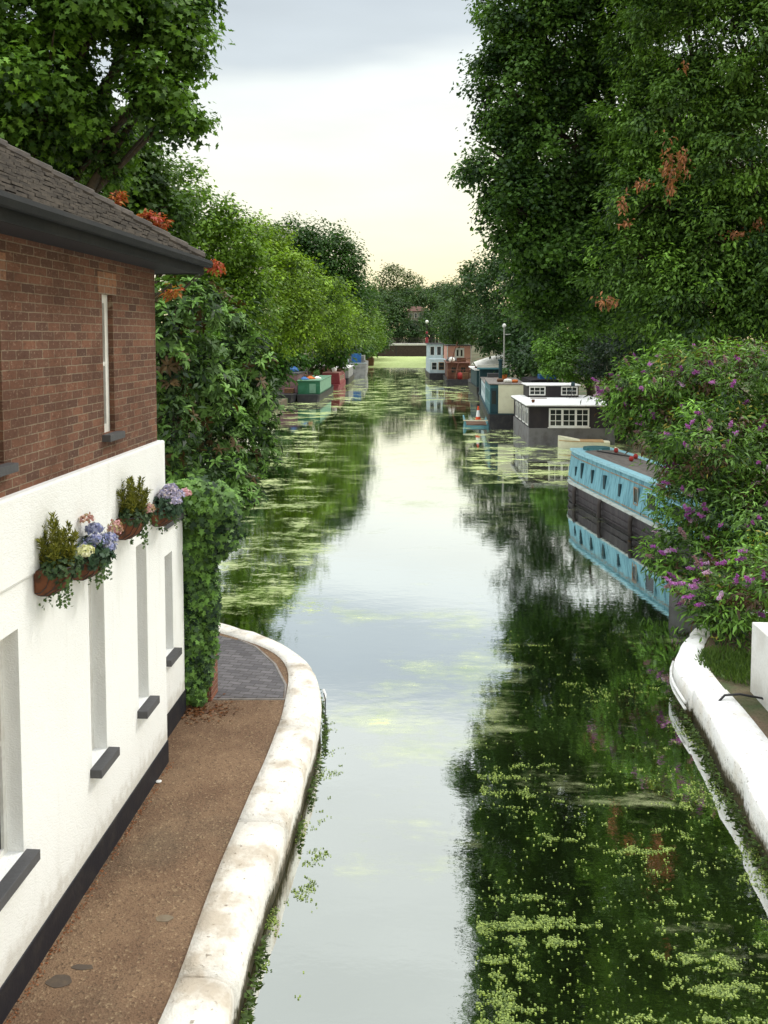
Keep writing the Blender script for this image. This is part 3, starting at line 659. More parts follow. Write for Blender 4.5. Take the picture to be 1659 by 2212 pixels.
# ---- brick pier with ivy
pc = atz(441, 1512, PZ)
pier = MB().box(pc.x - .15, pc.x + .12, pc.y - .05, pc.y + .3, PZ, 3.2).build('brick_pier', BRICKX, bevel=.01)
tag(pier, 'slim red brick pier under the ivy beside the paved corner', 'pier')
CLEAR = None
def ivy():
    rng = np.random.default_rng(5); P = []; Nn = []
    def blob(px, py, Y, rx, rz, ry, n):
        c = np.array(aty(px, py, Y)); s = Y / F; d = unit(rng, n); lump = np.array([1 + .42 * noise.noise(Vector(v * 2.6) + Vector((px, py, 0))) for v in d])[:, None]; q = c + d * np.array([rx * s, ry, rz * s]) * (rng.random((n, 1)) ** .35) * lump
        P.append(q); Nn.append(d)
    Yp = pc.y
    for a in [(440, 1090, Yp, 75, 50, .5, 3600), (410, 1060, Yp - .2, 60, 25, .3, 1500), (470, 1140, Yp + .1, 50, 60, .4, 2200), (425, 1180, Yp, 48, 75, .35, 3000), (425, 1270, Yp, 42, 80, .28, 2800), (415, 1370, Yp - .1, 32, 80, .22, 1900), (408, 1450, Yp - .2, 18, 60, .15, 700), (452, 1290, Yp, 20, 60, .2, 700), (446, 1400, Yp + .05, 16, 60, .16, 500), (456, 1300, Yp - .08, 15, 130, .1, 1000), (440, 1440, Yp - .12, 20, 60, .1, 420), (425, 1490, Yp - .18, 20, 35, .14, 350), (395, 1350, Yp - .25, 12, 40, .1, 350)]: blob(*a)
    P = np.concatenate(P); D = np.concatenate(Nn); n = len(P); k = rng.random((n, 1)) ** 1.5
    patch_ = np.array([noise.noise(Vector(p) * 2.5) for p in P])[:, None]
    col = np.array([.016, .042, .018]) + (np.array([.17, .34, .06]) - np.array([.016, .042, .018])) * np.clip(k + patch_ * .6, 0, 1)
    o = leaves('ivy', P, D * .6 + np.array([.1, -.6, .6]) + rng.normal(size=(n, 3)) * .35, rng.normal(size=(n, 3)) * .6 + np.array([0, 0, -1]), .085 * rng.uniform(.6, 1.25, n), .085 * rng.uniform(.7, 1.1, n), col, GLOSSLEAF, None, 'lobed')
    return tag(o, 'dark green ivy smothering the brick pier at the house corner', 'ivy')
ivy()
# leaf litter at the pier foot
def scatter(name, pts, L, ca, cb, seed, mat=LEAF, z=.01, shape='diamond', aspect=.7, tilt=.25):
    rng = np.random.default_rng(seed); P = np.array(pts, float); n = len(P); ca, cb = np.array(ca), np.array(cb)
    return leaves(name, P, np.array([0, 0, 1.]) + rng.normal(size=(n, 3)) * tilt, rng.normal(size=(n, 3)), L * rng.uniform(.5, 1.3, n), L * aspect * rng.uniform(.7, 1.2, n), ca + (cb - ca) * rng.random((n, 1)), mat, None, shape)
rng = np.random.default_rng(17)
pts = [(pc.x + rng.normal() * .3 - .1, pc.y - .35 + rng.normal() * .16, PZ + .008 + rng.random() * .01) for _ in range(420)]
tag(scatter('leaf_litter', pts, .05, (.09, .035, .015), (.22, .09, .035), 3), 'reddish brown fallen leaves at the foot of the brick pier', 'leaf litter', kind='stuff')
# grit line of orange leaves along the plinth
pts = [(WXX + .03 + abs(rng.normal()) * .03, rng.uniform(4.5, YC), PZ + .006) for _ in range(500)]
tag(scatter('gutter_debris', pts, .022, (.20, .07, .03), (.38, .15, .06), 4), 'thin line of rusty leaf bits along the black plinth', 'leaf litter', kind='stuff')

# ================================================================== PLANTS AND TREES
LG = 'trees along the left bank'; RG = 'trees along the right bank'
# rhododendron: rosettes of long leaves
def rhodo():
    t = thing('rhododendron', 'tall rhododendron with leathery whorled leaves beside the house corner', 'shrub', (-6.2, 17.5, PZ))
    Y = 16.5
    bl = [BL(400, 660, Y - 2, 80, 70), BL(450, 720, Y, 95, 90), BL(420, 820, Y - 1.5, 100, 110), BL(500, 790, Y + .5, 90, 100), BL(530, 880, Y + 1, 75, 90), BL(450, 930, Y, 110, 110), BL(520, 970, Y + 1, 80, 80), BL(440, 1030, Y - 1, 90, 60), BL(500, 1060, Y, 75, 50), BL(360, 760, Y - 2.5, 50, 130), BL(370, 930, Y - 2.5, 50, 130)]
    rng = np.random.default_rng(77); cl = clumps_of(bl, .21, rng, 1.15, .35)
    # rosettes
    m = len(cl); k = 12; idx = np.repeat(np.arange(m), k); n = len(idx)
    ax = cl[:, 3:6] * .8 + np.array([0, 0, .55]) + rng.normal(size=(m, 3)) * .3; ax /= np.linalg.norm(ax, axis=1, keepdims=True)
    d = unit(rng, n); A = ax[idx]; d = d - A * np.sum(d * A, axis=1, keepdims=True); d /= np.linalg.norm(d, axis=1, keepdims=True)
    open_ = rng.uniform(-.25, .55, n)[:, None]; tip = d + A * open_; nr = A - d * open_
    t0 = np.clip(rng.normal(.55, .28, m), 0, 1)[idx][:, None]
    col = np.array([.012, .032, .014]) + (np.array([.24, .46, .10]) - np.array([.012, .036, .012])) * t0
    hz = cl[idx, 2:3]; br = ((rng.random(m) < .09)[idx])[:, None]
    col = np.where(br, np.array([.10, .065, .025]) * rng.uniform(.7, 1.3, (n, 1)), col)
    o = leaves('crown', cl[idx, :3] + d * .01, nr, tip, .17 * rng.uniform(.7, 1.2, n), .052 * np.ones(n), col, GLOSSLEAF, t, 'oval')
    # loose filler leaves inside
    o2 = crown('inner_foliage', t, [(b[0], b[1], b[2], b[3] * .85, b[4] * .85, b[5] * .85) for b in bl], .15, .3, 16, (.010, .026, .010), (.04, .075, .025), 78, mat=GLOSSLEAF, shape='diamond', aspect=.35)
    trunk(t, t.location, bl, .16, 4)
    for ch in t.children: ch.location = -t.location
rhodo()
# red-tipped shrub behind the roof
t = tree('photinia', 'shrub with coral red young leaves rising behind the roof', 'shrub', (-8.2, 14.0, PZ), [BL(250, 428, 14, 13, 10), BL(322, 474, 14, 22, 7), BL(350, 490, 14.2, 13, 6), BL(463, 573, 14, 10, 6), BL(372, 630, 12.6, 9, 6)], .085, .09, 24, (.42, .06, .04), (.30, .14, .03), 91, .06, shape='diamond', aspect=.4)

# near plane tree, top left
T1 = [BL(40, 40, 18, 150, 130, 2.2), BL(230, 20, 18, 120, 75, 1.8), BL(370, 30, 18.5, 85, 60, 1.3), BL(390, 110, 18.5, 45, 55, .8), BL(100, 200, 18, 120, 120, 2), BL(330, 190, 18, 62, 60, 1), BL(385, 235, 18.4, 32, 45, .7), BL(40, 300, 18.5, 110, 90, 1.5), BL(200, 300, 19, 80, 90, 1.4), BL(120, -190, 19, 250, 140, 3), BL(330, -120, 19, 130, 90, 2)]
tree('plane_tree', 'near tall tree with lobed leaves and branch reaching over the canal at upper left', 'tree', (-10.5, 19, PZ), T1, .145, .42, 62, (.028, .07, .016), (.14, .25, .04), 101, .32, shape='lobed', aspect=.85, hollow=.6, cover=.85)
GL1, GL2 = (.05, .10, .012), (.20, .30, .03)
GD1, GD2 = (.018, .050, .012), (.07, .15, .028)
tree('tree', 'dark green tree right behind the brick house roof', 'tree', (-13.5, 27, PZ), [BL(180, 360, 27, 150, 110), BL(290, 390, 27, 70, 70), BL(290, 300, 27, 40, 60), BL(60, 400, 27, 120, 90), BL(330, 470, 27, 80, 60), BL(60, 250, 28, 110, 80)], .19, .55, 60, (.025, .06, .012), (.09, .16, .025), 111, .28, shape='lobed', aspect=.8)
tree('tree', 'bright green tree with upright top next beyond the roof corner', 'tree', (-13.5, 36, PZ), [BL(385, 420, 36, 60, 60), BL(430, 480, 36, 80, 60), BL(480, 520, 36, 75, 70), BL(420, 560, 36, 100, 70), BL(520, 610, 37, 65, 80), BL(450, 660, 36, 80, 80), BL(540, 690, 38, 60, 60)], .20, .55, 48, (.045, .10, .012), (.19, .30, .035), 121, .25)
tree('tree', 'rounded yellow-green tree in the middle of the left bank row', 'tree', (-15, 56, PZ), [BL(520, 530, 56, 60, 55), BL(560, 580, 56, 80, 80), BL(610, 620, 56, 75, 75), BL(560, 680, 55, 90, 75), BL(640, 690, 56, 65, 65), BL(585, 738, 60, 60, 36), BL(560, 520, 58, 55, 40)], .24, .75, 46, GL1, (.23, .33, .03), 131, .26, group=None)
tree('tree', 'tall dark tree topping the left row against the sky', 'tree', (-19, 104, PZ), [BL(620, 530, 104, 60, 45), BL(690, 535, 104, 55, 45), BL(730, 570, 104, 45, 50), BL(660, 590, 104, 80, 60), BL(760, 630, 108, 35, 45), BL(720, 640, 104, 60, 60)], .38, 1.3, 44, (.018, .052, .012), (.06, .13, .025), 141, .4, cover=2.4, hollow=.35)
tree('tree', 'low spreading lime-green tree leaning over the moored boats', 'tree', (-14.8, 82, PZ), [BL(650, 640, 82, 60, 55), BL(700, 660, 82, 65, 65), BL(690, 708, 90, 75, 42), BL(740, 700, 94, 50, 48), BL(630, 722, 88, 55, 36)], .30, .95, 46, GL1, (.21, .31, .03), 151, .26)
tree('tree', 'mid-green tree over the grey boat on the left bank', 'tree', (-17, 128, PZ), [BL(750, 670, 128, 45, 55), BL(775, 700, 130, 35, 45), BL(740, 735, 126, 45, 28), BL(780, 735, 160, 38, 26, 28), BL(790, 700, 165, 25, 30, 20)], .42, 1.3, 46, (.035, .08, .012), (.13, .21, .025), 161, .3)
tree('tree', 'small far tree at the left end of the bridge', 'tree', (-21, 205, PZ), [BL(800, 690, 205, 28, 45), BL(790, 650, 205, 20, 28), BL(815, 720, 205, 22, 22), BL(805, 735, 215, 25, 16, 28)], .6, 1.7, 42, GD1, (.06, .11, .03), 171, .35)
# dark undergrowth on the left bank
def shrubs(spec):
    for i, (px, py, Y, rx, rz, ca, cb, lab) in enumerate(spec):
        b = BL(px, py, Y, rx, rz)
        tree('shrub', lab, 'shrub', (b[0], b[1], PZ), [b, (b[0] + b[3] * .5, b[1] + .5, b[2] - b[5] * .3, b[3] * .7, b[4] * .7, b[5] * .7)], .0045 * Y + .05, .012 * Y, 42, ca, cb, 300 + i, .05)
shrubs([(610, 775, 80, 40, 22, GD1, GD2, 'dark shrub on the bank behind the green narrowboat'), (700, 765, 95, 45, 22, GD1, GD2, 'dark bank shrub behind the red narrowboat'),
        (570, 790, 55, 40, 40, GD1, GD2, 'dark shrub at the water left of the moored boats'), (760, 755, 135, 30, 14, GD1, GD2, 'low dark shrub behind the grey cruiser'),
        (480, 790, 46, 60, 60, GD1, GD2, 'dark shrub beyond the rhododendron')])

# right bank
DR1, DR2 = (.018, .050, .015), (.10, .185, .040)
T = [BL(1130, 20, 33, 95, 120, 2.2), BL(1110, 200, 33, 80, 110, 2), BL(1080, 350, 33, 70, 75, 1.6), BL(1120, 460, 33, 75, 80, 2), BL(1190, 120, 34, 120, 150, 3), BL(1200, 330, 34, 120, 150, 3), BL(1200, 520, 34, 110, 110, 2.6), BL(1300, 50, 35, 130, 150, 3), BL(1310, 250, 35, 130, 130, 3), BL(1320, 450, 35, 130, 120, 3), BL(1170, 630, 36, 75, 70, 2), BL(1290, 620, 35, 120, 90, 2.6),
     BL(1170, -170, 33, 130, 130, 3), BL(1320, -250, 35, 160, 180, 4), BL(1250, -80, 34, 120, 100, 3)]
t = tree('poplar_tree', 'huge dark tree whose left edge cuts the sky on the right bank', 'tree', (12.0, 36, PZ), T, .155, .55, 88, DR1, DR2, 201, .5, aspect=.85, hollow=.42, cover=1.0)
T = [BL(1480, 60, 29, 140, 140, 2.4), BL(1600, 100, 28, 130, 150, 2.4), BL(1450, 260, 29, 130, 120, 2.4), BL(1600, 330, 28, 140, 130, 2.6), BL(1430, 430, 29, 120, 100, 2.2), BL(1560, 520, 28, 140, 120, 2.4), BL(1400, 590, 29, 110, 90, 2), BL(1520, 660, 28, 140, 80, 2.2), BL(1700, 250, 28, 120, 300, 3), BL(1700, 600, 27, 120, 150, 2.5), BL(1550, -150, 29, 220, 150, 4), BL(1440, 700, 30, 110, 55, 1.8), BL(1620, 470, 32, 110, 120, 2.4), BL(1640, 650, 32, 90, 60, 2), BL(1500, 330, 33, 110, 120, 2.4)]
t2 = tree('ash_tree', 'great ash with sprays of divided leaves filling the upper right', 'tree', (14.5, 31, PZ), T, .175, .5, 78, (.024, .058, .018), (.16, .27, .055), 211, .45, aspect=.42, droop=.5, hollow=.4)
# dead brown sprays hanging in that crown
def dead():
    rng = np.random.default_rng(9); P = []
    for px, py, rx, rz, n in [(1445, 360, 18, 55, 120), (1475, 345, 14, 34, 80), (1385, 395, 22, 12, 40), (1345, 440, 10, 28, 40), (1350, 480, 14, 10, 24), (1310, 650, 22, 14, 60), (1590, 505, 28, 14, 46), (1640, 480, 16, 14, 30), (1480, 140, 10, 12, 20), (1450, 400, 8, 30, 40)]:
        for _ in range(n): P.append(aty(px + rng.normal() * rx * .5, py + rng.normal() * rz * .5, 26.0 + rng.normal() * .2))
    P = np.array(P); n = len(P)
    o = leaves('dead_leaves', P, rng.normal(size=(n, 3)) * .6 + np.array([0, -.7, .4]), rng.normal(size=(n, 3)) * .4 + np.array([0, 0, -1]), .19 * rng.uniform(.5, 1.2, n), .06 * np.ones(n), np.array([.34, .14, .06]) * rng.uniform(.5, 1.4, (n, 1)), LEAF, t2)
    o.location = -t2.location
dead()
tree('tree', 'dark tree behind the mast and white awning', 'tree', (13, 75, PZ), [BL(1075, 610, 75, 55, 50), BL(1110, 660, 75, 65, 70), BL(1150, 720, 70, 60, 50), BL(1060, 700, 80, 45, 55), BL(1140, 590, 72, 55, 60), BL(1165, 470, 74, 70, 80), BL(1200, 350, 74, 80, 90), BL(1230, 560, 72, 80, 80), BL(1130, 740, 80, 45, 35, 5), BL(1240, 700, 62, 80, 60), BL(1330, 680, 60, 80, 80), BL(1410, 610, 57, 80, 100), BL(1400, 470, 50, 120, 110), BL(1480, 560, 48, 90, 110), BL(1440, 720, 55, 80, 60), BL(1160, 780, 68, 55, 40, 5)], .30, .9, 50, DR1, (.05, .10, .03), 221, .35)
tree('tree', 'further dark tree over the pink houseboat', 'tree', (9, 120, PZ), [BL(1010, 620, 120, 38, 34), BL(1045, 590, 120, 42, 32), BL(1020, 670, 120, 45, 50), BL(985, 690, 125, 30, 45), BL(1055, 705, 116, 40, 35), BL(1005, 700, 145, 40, 36, 14)], .42, 1.2, 46, GD1, (.065, .115, .03), 231, .35)
tree('tree', 'far tree at the right end of the bridge', 'tree', (5, 190, PZ), [BL(965, 665, 190, 26, 36), BL(990, 640, 190, 26, 32), BL(975, 708, 190, 24, 28), BL(962, 690, 200, 18, 30), BL(980, 725, 215, 26, 20, 15), BL(982, 690, 175, 25, 36, 15)], .55, 1.7, 44, GD1, (.06, .105, .032), 241, .35)
tree('shrub', 'light green bushy shrub behind the black and white houseboat', 'shrub', (10.6, 50, PZ), [BL(1205, 740, 57, 42, 50), BL(1245, 715, 57, 55, 40), BL(1235, 785, 56, 60, 42), BL(1290, 740, 56, 40, 40)], .17, .5, 60, (.05, .11, .02), (.18, .32, .06), 251, .1)
tree('shrub', 'dark blue-green shrub between the light shrub and the buddleia', 'shrub', (12.2, 46, PZ), [BL(1335, 760, 50, 60, 60), BL(1400, 740, 43, 70, 60), BL(1300, 790, 52, 40, 28), BL(1480, 730, 40, 80, 60)], .17, .5, 55, (.010, .024, .014), (.03, .055, .03), 252, .1)
# beyond the bridge
tree('tree', 'lone feathery tree rising beyond the bridge in the middle distance', 'tree', (-14, 300, .5), [BL(850, 604, 300, 38, 28), BL(822, 618, 300, 24, 18), BL(882, 612, 300, 28, 16), BL(856, 582, 300, 22, 12), BL(850, 640, 300, 40, 26)], .75, 2.1, 30, (.03, .06, .015), (.09, .13, .03), 261, .6, cover=.7)
tree('tree', 'bushy dark tree just beyond the left half of the bridge', 'tree', (-18, 275, .5), [BL(835, 665, 275, 42, 34), BL(850, 705, 272, 36, 28), BL(815, 700, 275, 25, 30), BL(888, 718, 270, 30, 18), BL(868, 675, 276, 14, 16), BL(900, 640, 292, 34, 14), BL(925, 690, 280, 18, 26), BL(905, 704, 272, 22, 14)], .7, 1.9, 46, GD1, (.06, .11, .035), 271, .5)
tree('tree', 'dark far tree mass closing the canal at the right', 'tree', (0, 310, .5), [BL(940, 660, 310, 50, 40), BL(900, 690, 305, 34, 30), BL(960, 640, 320, 40, 28), BL(905, 640, 330, 45, 20), BL(930, 705, 300, 30, 25)], .8, 2.2, 44, GD1, (.055, .10, .035), 281, .5)
tree('tree', 'dark far tree mass closing the canal at the left', 'tree', (-40, 330, .5), [BL(790, 665, 330, 60, 34), BL(840, 640, 340, 50, 18), BL(740, 680, 330, 60, 50)], .8, 2.4, 44, GD1, (.055, .10, .035), 282, .5)

# buddleia
def buddleia():
    base = Vector((9.2, 19.5, PZ)); t = thing('buddleia', 'sprawling buddleia bush dotted with purple flower spikes over the right quay', 'shrub', base)
    bl = [BL(1575, 1300, 14.9, 70, 75, .7), BL(1650, 1270, 14.6, 70, 100, .8), BL(1540, 1300, 16.0, 50, 50, .8), BL(1378, 898, 21.5, 52, 40, .9), BL(1410, 840, 21, 75, 60, 1.4), BL(1490, 820, 21, 90, 70, 1.6), BL(1590, 830, 20, 90, 80, 1.6), BL(1680, 850, 20, 90, 90, 1.6), BL(1490, 950, 20, 85, 80, 1.5), BL(1540, 960, 19, 110, 100, 1.6), BL(1650, 990, 19, 100, 110, 1.6), BL(1515, 1090, 18.5, 90, 80, 1.3), BL(1600, 1120, 18, 110, 90, 1.4), BL(1500, 1200, 18, 85, 70, 1.1), BL(1600, 1240, 17.5, 100, 80, 1.2), BL(1560, 1290, 17.3, 70, 50, 1), BL(1700, 1200, 17.5, 90, 130, 1.3), BL(1620, 1340, 16.8, 50, 60, .8), BL(1350, 852, 21.5, 46, 34, .9), BL(1600, 1390, 16.2, 50, 55, .8), BL(1690, 1380, 16, 60, 60, 1)]
    rng = np.random.default_rng(33)
    crown('crown', t, bl, .16, .30, 34, (.025, .056, .016), (.19, .33, .07), 331, aspect=.26, droop=.35, hollow=.42, odd=(.085, .05, .025), oddp=.14, up=.6)
    crown('yellowed_leaves', t, bl[:10], .13, .22, 5, (.35, .30, .05), (.28, .24, .05), 332, aspect=.3, cover=.10, hollow=.08)
    # arching shoots with a flower spike each
    P = []; Tt = []; Fp = []; Ft = []; stems = []
    cnt = 0; B = np.array(bl)
    for _ in range(420):
        b = B[rng.integers(0, len(B) - 2)]; d = unit(rng, 1)[0]
        if d[1] > .35: d[1] = -d[1]
        d[2] = abs(d[2]) * .9 - .15; s = b[:3] + d * b[3:6] * .85; g = np.array([d[0] * .8, d[1] * .8, .75]); g /= np.linalg.norm(g); ln = rng.uniform(.25, .6)
        pts = [s + g * ln * q + np.array([0, 0, -.35 * ln * q * q]) for q in (0, .35, .7, 1)]
        if any(np.linalg.norm((pts[3] - q[:3]) / q[3:6]) < .85 for q in B): continue
        stems.append(pts)
        for q in np.linspace(0, .95, 9):
            c0 = s + g * ln * q + np.array([0, 0, -.35 * ln * q * q])
            for sg in (-1, 1): P.append(c0); Tt.append(np.cross(g, [0, 0, 1]) * sg + g * .5 + rng.normal(size=3) * .35)
        e = pts[3]; dr = g * .8 + np.array([0, 0, -.5 + rng.uniform(-.3, .5)]); dr /= np.linalg.norm(dr); sl_ = rng.uniform(.10, .22)
        if rng.random() < .9:
            for q in np.linspace(0, 1, 70):
                rr = .032 * (1 - q * .75); Fp.append(e + dr * sl_ * q + rng.normal(size=3) * rr * .6); Ft.append(cnt)
            cnt += 1
    P = np.array(P); n = len(P)
    leaves('shoot_leaves', P, rng.normal(size=(n, 3)) * .35 + np.array([0, -.3, 1]), np.array(Tt), .12 * rng.uniform(.6, 1.2, n), .03 * np.ones(n), np.array([.05, .10, .03]) + np.array([.10, .13, .05]) * rng.random((n, 1)), LEAF, t)
    Fp = np.array(Fp); n = len(Fp); pal = np.array([(.42, .12, .46), (.50, .20, .56), (.62, .42, .66), (.26, .08, .28), (.34, .20, .24)])
    ci = rng.integers(0, 5, cnt)[np.array(Ft)]
    leaves('flower_spikes', Fp, rng.normal(size=(n, 3)), rng.normal(size=(n, 3)), .036 * np.ones(n), .030 * np.ones(n), pal[ci] * rng.uniform(.8, 1.2, (n, 1)), PETAL, t)
    for q in stems[:95]: MB().tube(q, [.006, .005, .004, .002], 4).build('stem', BARK, t)
    trunk(t, base, bl[3:12], .12, 8)
    for ch in t.children: ch.location = -base
buddleia()

# ---- right quay details
def grass(cx, cy, r, n, h, seed, label, z=PZ, cols=((.05, .10, .02), (.12, .20, .04))):
    rng = np.random.default_rng(seed); a = rng.random(n) * 6.28; q = np.sqrt(rng.random(n)); P = np.stack([cx + r[0] * q * np.cos(a), cy + r[1] * q * np.sin(a), np.full(n, z - .01)], 1)
    tp = rng.normal(size=(n, 3)) * .45; tp[:, 2] = 1; nr = rng.normal(size=(n, 3)); nr[:, 2] = .2; ca, cb = np.array(cols[0]), np.array(cols[1])
    o = leaves('grass', P, nr, tp, h * rng.uniform(.5, 1.2, n), np.full(n, h * .16), ca + (cb - ca) * rng.random((n, 1)), LEAF)
    return tag(o, label, 'grass', kind='stuff')
gq = atz(1590, 1440, PZ); grass(gq.x, gq.y, (.55, .75), 2200, .13, 1, 'tuft of grass and weeds behind the white quay nose')
box_c = atx(1620, 1490, 4.47)
wl = atz(1620, 1490, PZ)
tag(MB().box(wl.x, wl.x + 1.1, 6.0, wl.y, PZ - .05, aty(1620, 1343, wl.y).z).build('parapet_wall', WHITE, bevel=.015), 'smooth white painted block wall at the right frame edge', 'wall')
# iron mooring bar lying over the coping
a, b = atz(1553, 1512, QZ + .02), atz(1645, 1508, QZ + .03)
tag(MB().tube([a + Vector((0, 0, -.02)), a.lerp(b, .15) + Vector((0, .03, .05)), a.lerp(b, .5) + Vector((0, .02, .06)), b, b + Vector((.25, -.3, -.04))], .016, 8).build('iron_strap', BLACK), 'thin black iron bar bent across the white quay stones', 'iron bar')
# pale rubbing pipes bolted round the right quay nose
t_ = thing('rubbing_pipes', 'pair of white pipes bolted round the outside of the right quay nose', 'pipe', (0, 0, 0))
seg = [p for p in OR if atz(1484, 1480, QZ).y - .2 < p.y < atz(1455, 1415, QZ).y + .35]
for dz in (.30, .21):
    MB().tube([Vector((p.x - .05, p.y, dz)) for p in seg], .022, 8).build('pipe', WHITE, t_, True)
# pipes and strap on the left quay
t_ = thing('drain_pipe', 'white pipe with black hanging strap on the left quay face', 'pipe')
c0 = atz(699, 1500, QZ); cL = min(OL, key=lambda p: (p - c0).length)
MB().tube([(cL.x + .0, cL.y + .16, QZ - .04), (cL.x + .035, cL.y + .08, QZ - .07), (cL.x + .04, cL.y - .02, QZ - .12)], .018, 8).build('pipe', WHITE, t_, True)
MB().tube([(cL.x + .02, cL.y + .02, QZ - .03), (cL.x + .05, cL.y - .02, QZ - .10), (cL.x + .05, cL.y - .05, QZ - .3), (cL.x + .05, cL.y - .06, -.05)], .008, 6).build('strap', BLACK, t_)

# ---- floating weed flecks and bank weed
def floaters():
    rng = np.random.default_rng(2); P = []
    tries = 260000
    px = rng.uniform(1030, 1700, tries); py = rng.uniform(1360, 2260, tries); u = rng.random(tries)
    for x, y, r in zip(px, py, u):
        p = atz(x, y, .006)
        n = .8 * noise.noise(Vector((p.x * .7, p.y * 1.0, 3))) + .7 * noise.noise(Vector((p.x * 1.3, p.y * 5.5, 7))) + .7 * noise.noise(Vector((p.x * 6, p.y * 11, 1)))
        band = math.exp(-((x - (1340 + (y - 1650) * .30)) / 190) ** 2) * min(1, max(0, (y - 1480) / 250))
        d = (n - .50 + .33 * band) * 1.25
        if r < d * .8 or (r > .992 and n > -.2): P.append(p)
    px = rng.uniform(480, 1000, 26000); py = rng.uniform(1560, 2230, 26000); u = rng.random(26000)
    for x, y, r in zip(px, py, u):
        p = atz(x, y, .006); dist = min((Vector((p.x, p.y, QZ)) - o).length for o in OL[::3])
        if dist < .5 and noise.noise(Vector((p.x * 3.5, p.y * 2.4, 9))) + .5 * noise.noise(Vector((p.x * 9, p.y * 9, 9))) > .0 + dist * .5 + .3 * r: P.append(p)
    px = rng.uniform(1440, 1660, 9000); py = rng.uniform(1540, 2230, 9000)
    for x, y in zip(px, py):
        p = atz(x, y, .006); dist = min((Vector((p.x, p.y, QZ)) - o).length for o in OR[::3])
        if dist < .45 and noise.noise(Vector((p.x * 2.5, p.y * 1.4, 4))) > -.1 + dist * .5: P.append(p)
    o = scatter('floating_weed', P, .024, (.04, .08, .015), (.36, .46, .12), 12, LEAF, tilt=.12, shape='oval', aspect=.7)
    tag(o, 'pale green leafy weed floating in ragged rafts on the dark water', 'water weed', kind='stuff')
floaters()
def bankweed(O, lo, hi, seed, label):
    rng = np.random.default_rng(seed); P = []; D = []
    for _ in range(2600):
        i = rng.integers(1, len(O) - 2); p = O[i].lerp(O[i + 1], rng.random()); 
        if not lo < p.y < hi: continue
        if noise.noise(Vector((p.x * 3, p.y * 3, seed))) < -.1: continue
        tn = (O[i + 1] - O[i]).normalized(); out_ = Vector((tn.y, -tn.x, 0)); 
        s_ = 1 if seed < 50 else -1
        q = p + out_ * (-.0 * s_); P.append((p.x + .02 * s_ + rng.normal() * .015, p.y + rng.normal() * .02, rng.uniform(0.0, .14))); D.append((s_ * .8, 0, rng.uniform(-.4, .5)))
    P = np.array(P); D = np.array(D); n = len(P)
    o = leaves('bank_weed', P, rng.normal(size=(n, 3)) * .4 + np.array([0, 0, 1]), D + rng.normal(size=(n, 3)) * .5, .07 * rng.uniform(.5, 1.3, n), .03 * np.ones(n), np.array([.03, .05, .012]) + np.array([.08, .13, .03]) * rng.random((n, 1)), LEAF)
    tag(o, label, 'weeds', kind='stuff')
bankweed(OL, 3.5, 13, 6, 'dark green weed growing along the waterline of the left quay')
bankweed(OR, 4, 14, 66, 'olive weed growing along the waterline of the right quay')

# ================================================================== BOATS
def hullmesh(L, W, fb, bow=2.2, stern=.8, rake=.5, bowrise=.25, sternw=.7):
    """near end at y=0 (stern, rounded), bow at y=L; sits on the waterline z=0"""
    rings = []
    for f in [0, .02, .05, .09, .15, .3, .5, .7, .8, .86, .91, .95, .98, 1.0]:
        y = L * f; w_ = W / 2
        if y < stern: w_ *= sternw + (1 - sternw) * math.sin(math.pi / 2 * y / stern)
        if L - y < bow: w_ *= max(.04, math.sin(math.pi / 2 * (L - y) / bow) ** .8)
        t = fb + (bowrise * (1 - (L - y) / (bow * 1.6)) if L - y < bow * 1.6 else 0)
        yr = y - (rake * (1 if L - y < bow * .5 else 0) * 0)
        rings.append([(-w_, yr, t), (-w_ * .97, yr, .35 * fb), (-w_ * .9, yr, 0), (-w_ * .8, yr, -.35), (w_ * .8, yr, -.35), (w_ * .9, yr, 0), (w_ * .97, yr, .35 * fb), (w_, yr, t)])
    return MB().loft(rings)
def cabinmesh(y0, y1, wb, wr, z0, z1, camber=.05):
    return MB().loft([[(-wb / 2, y, z0), (wb / 2, y, z0), (wr / 2, y, z1), (wr / 4, y, z1 + camber), (0, y, z1 + camber * 1.3), (-wr / 4, y, z1 + camber), (-wr / 2, y, z1)] for y in (y0, y1)])
def roofmesh(y0, y1, wr, z, over=.05, th=.05, camber=.05):
    a = wr / 2 + over
    return MB().loft([[(-a, y, z), (a, y, z), (a, y, z + th), (a / 2, y, z + th + camber), (0, y, z + th + camber * 1.3), (-a / 2, y, z + th + camber), (-a, y, z + th)] for y in (y0 - over, y1 + over)])
def sidewin(parent, side, y, z, wd, ht, x, slope=0, frame=WHITE, ft=.035, glass=GLASS, name='window', bars=0):
    """framed window standing proud of a boat's side; x = |x| of the side there"""
    X = side * x; o = side
    m = MB(); a, b = sorted((X - o * .01, X + o * .022))
    m.box(a, b, y, y + wd, z, z + ft).box(a, b, y, y + wd, z + ht - ft, z + ht).box(a, b, y, y + ft, z + ft, z + ht - ft).box(a, b, y + wd - ft, y + wd, z + ft, z + ht - ft)
    for i in range(bars): yy = y + wd * (i + 1) / (bars + 1); m.box(a, b, yy - .012, yy + .012, z + ft, z + ht - ft)
    w_ = m.build(name, frame, parent); a, b = sorted((X - o * .01, X + o * .006))
    MB().box(a, b, y + ft * .8, y + wd - ft * .8, z + ft * .8, z + ht - ft * .8).build('pane', glass, w_); return w_
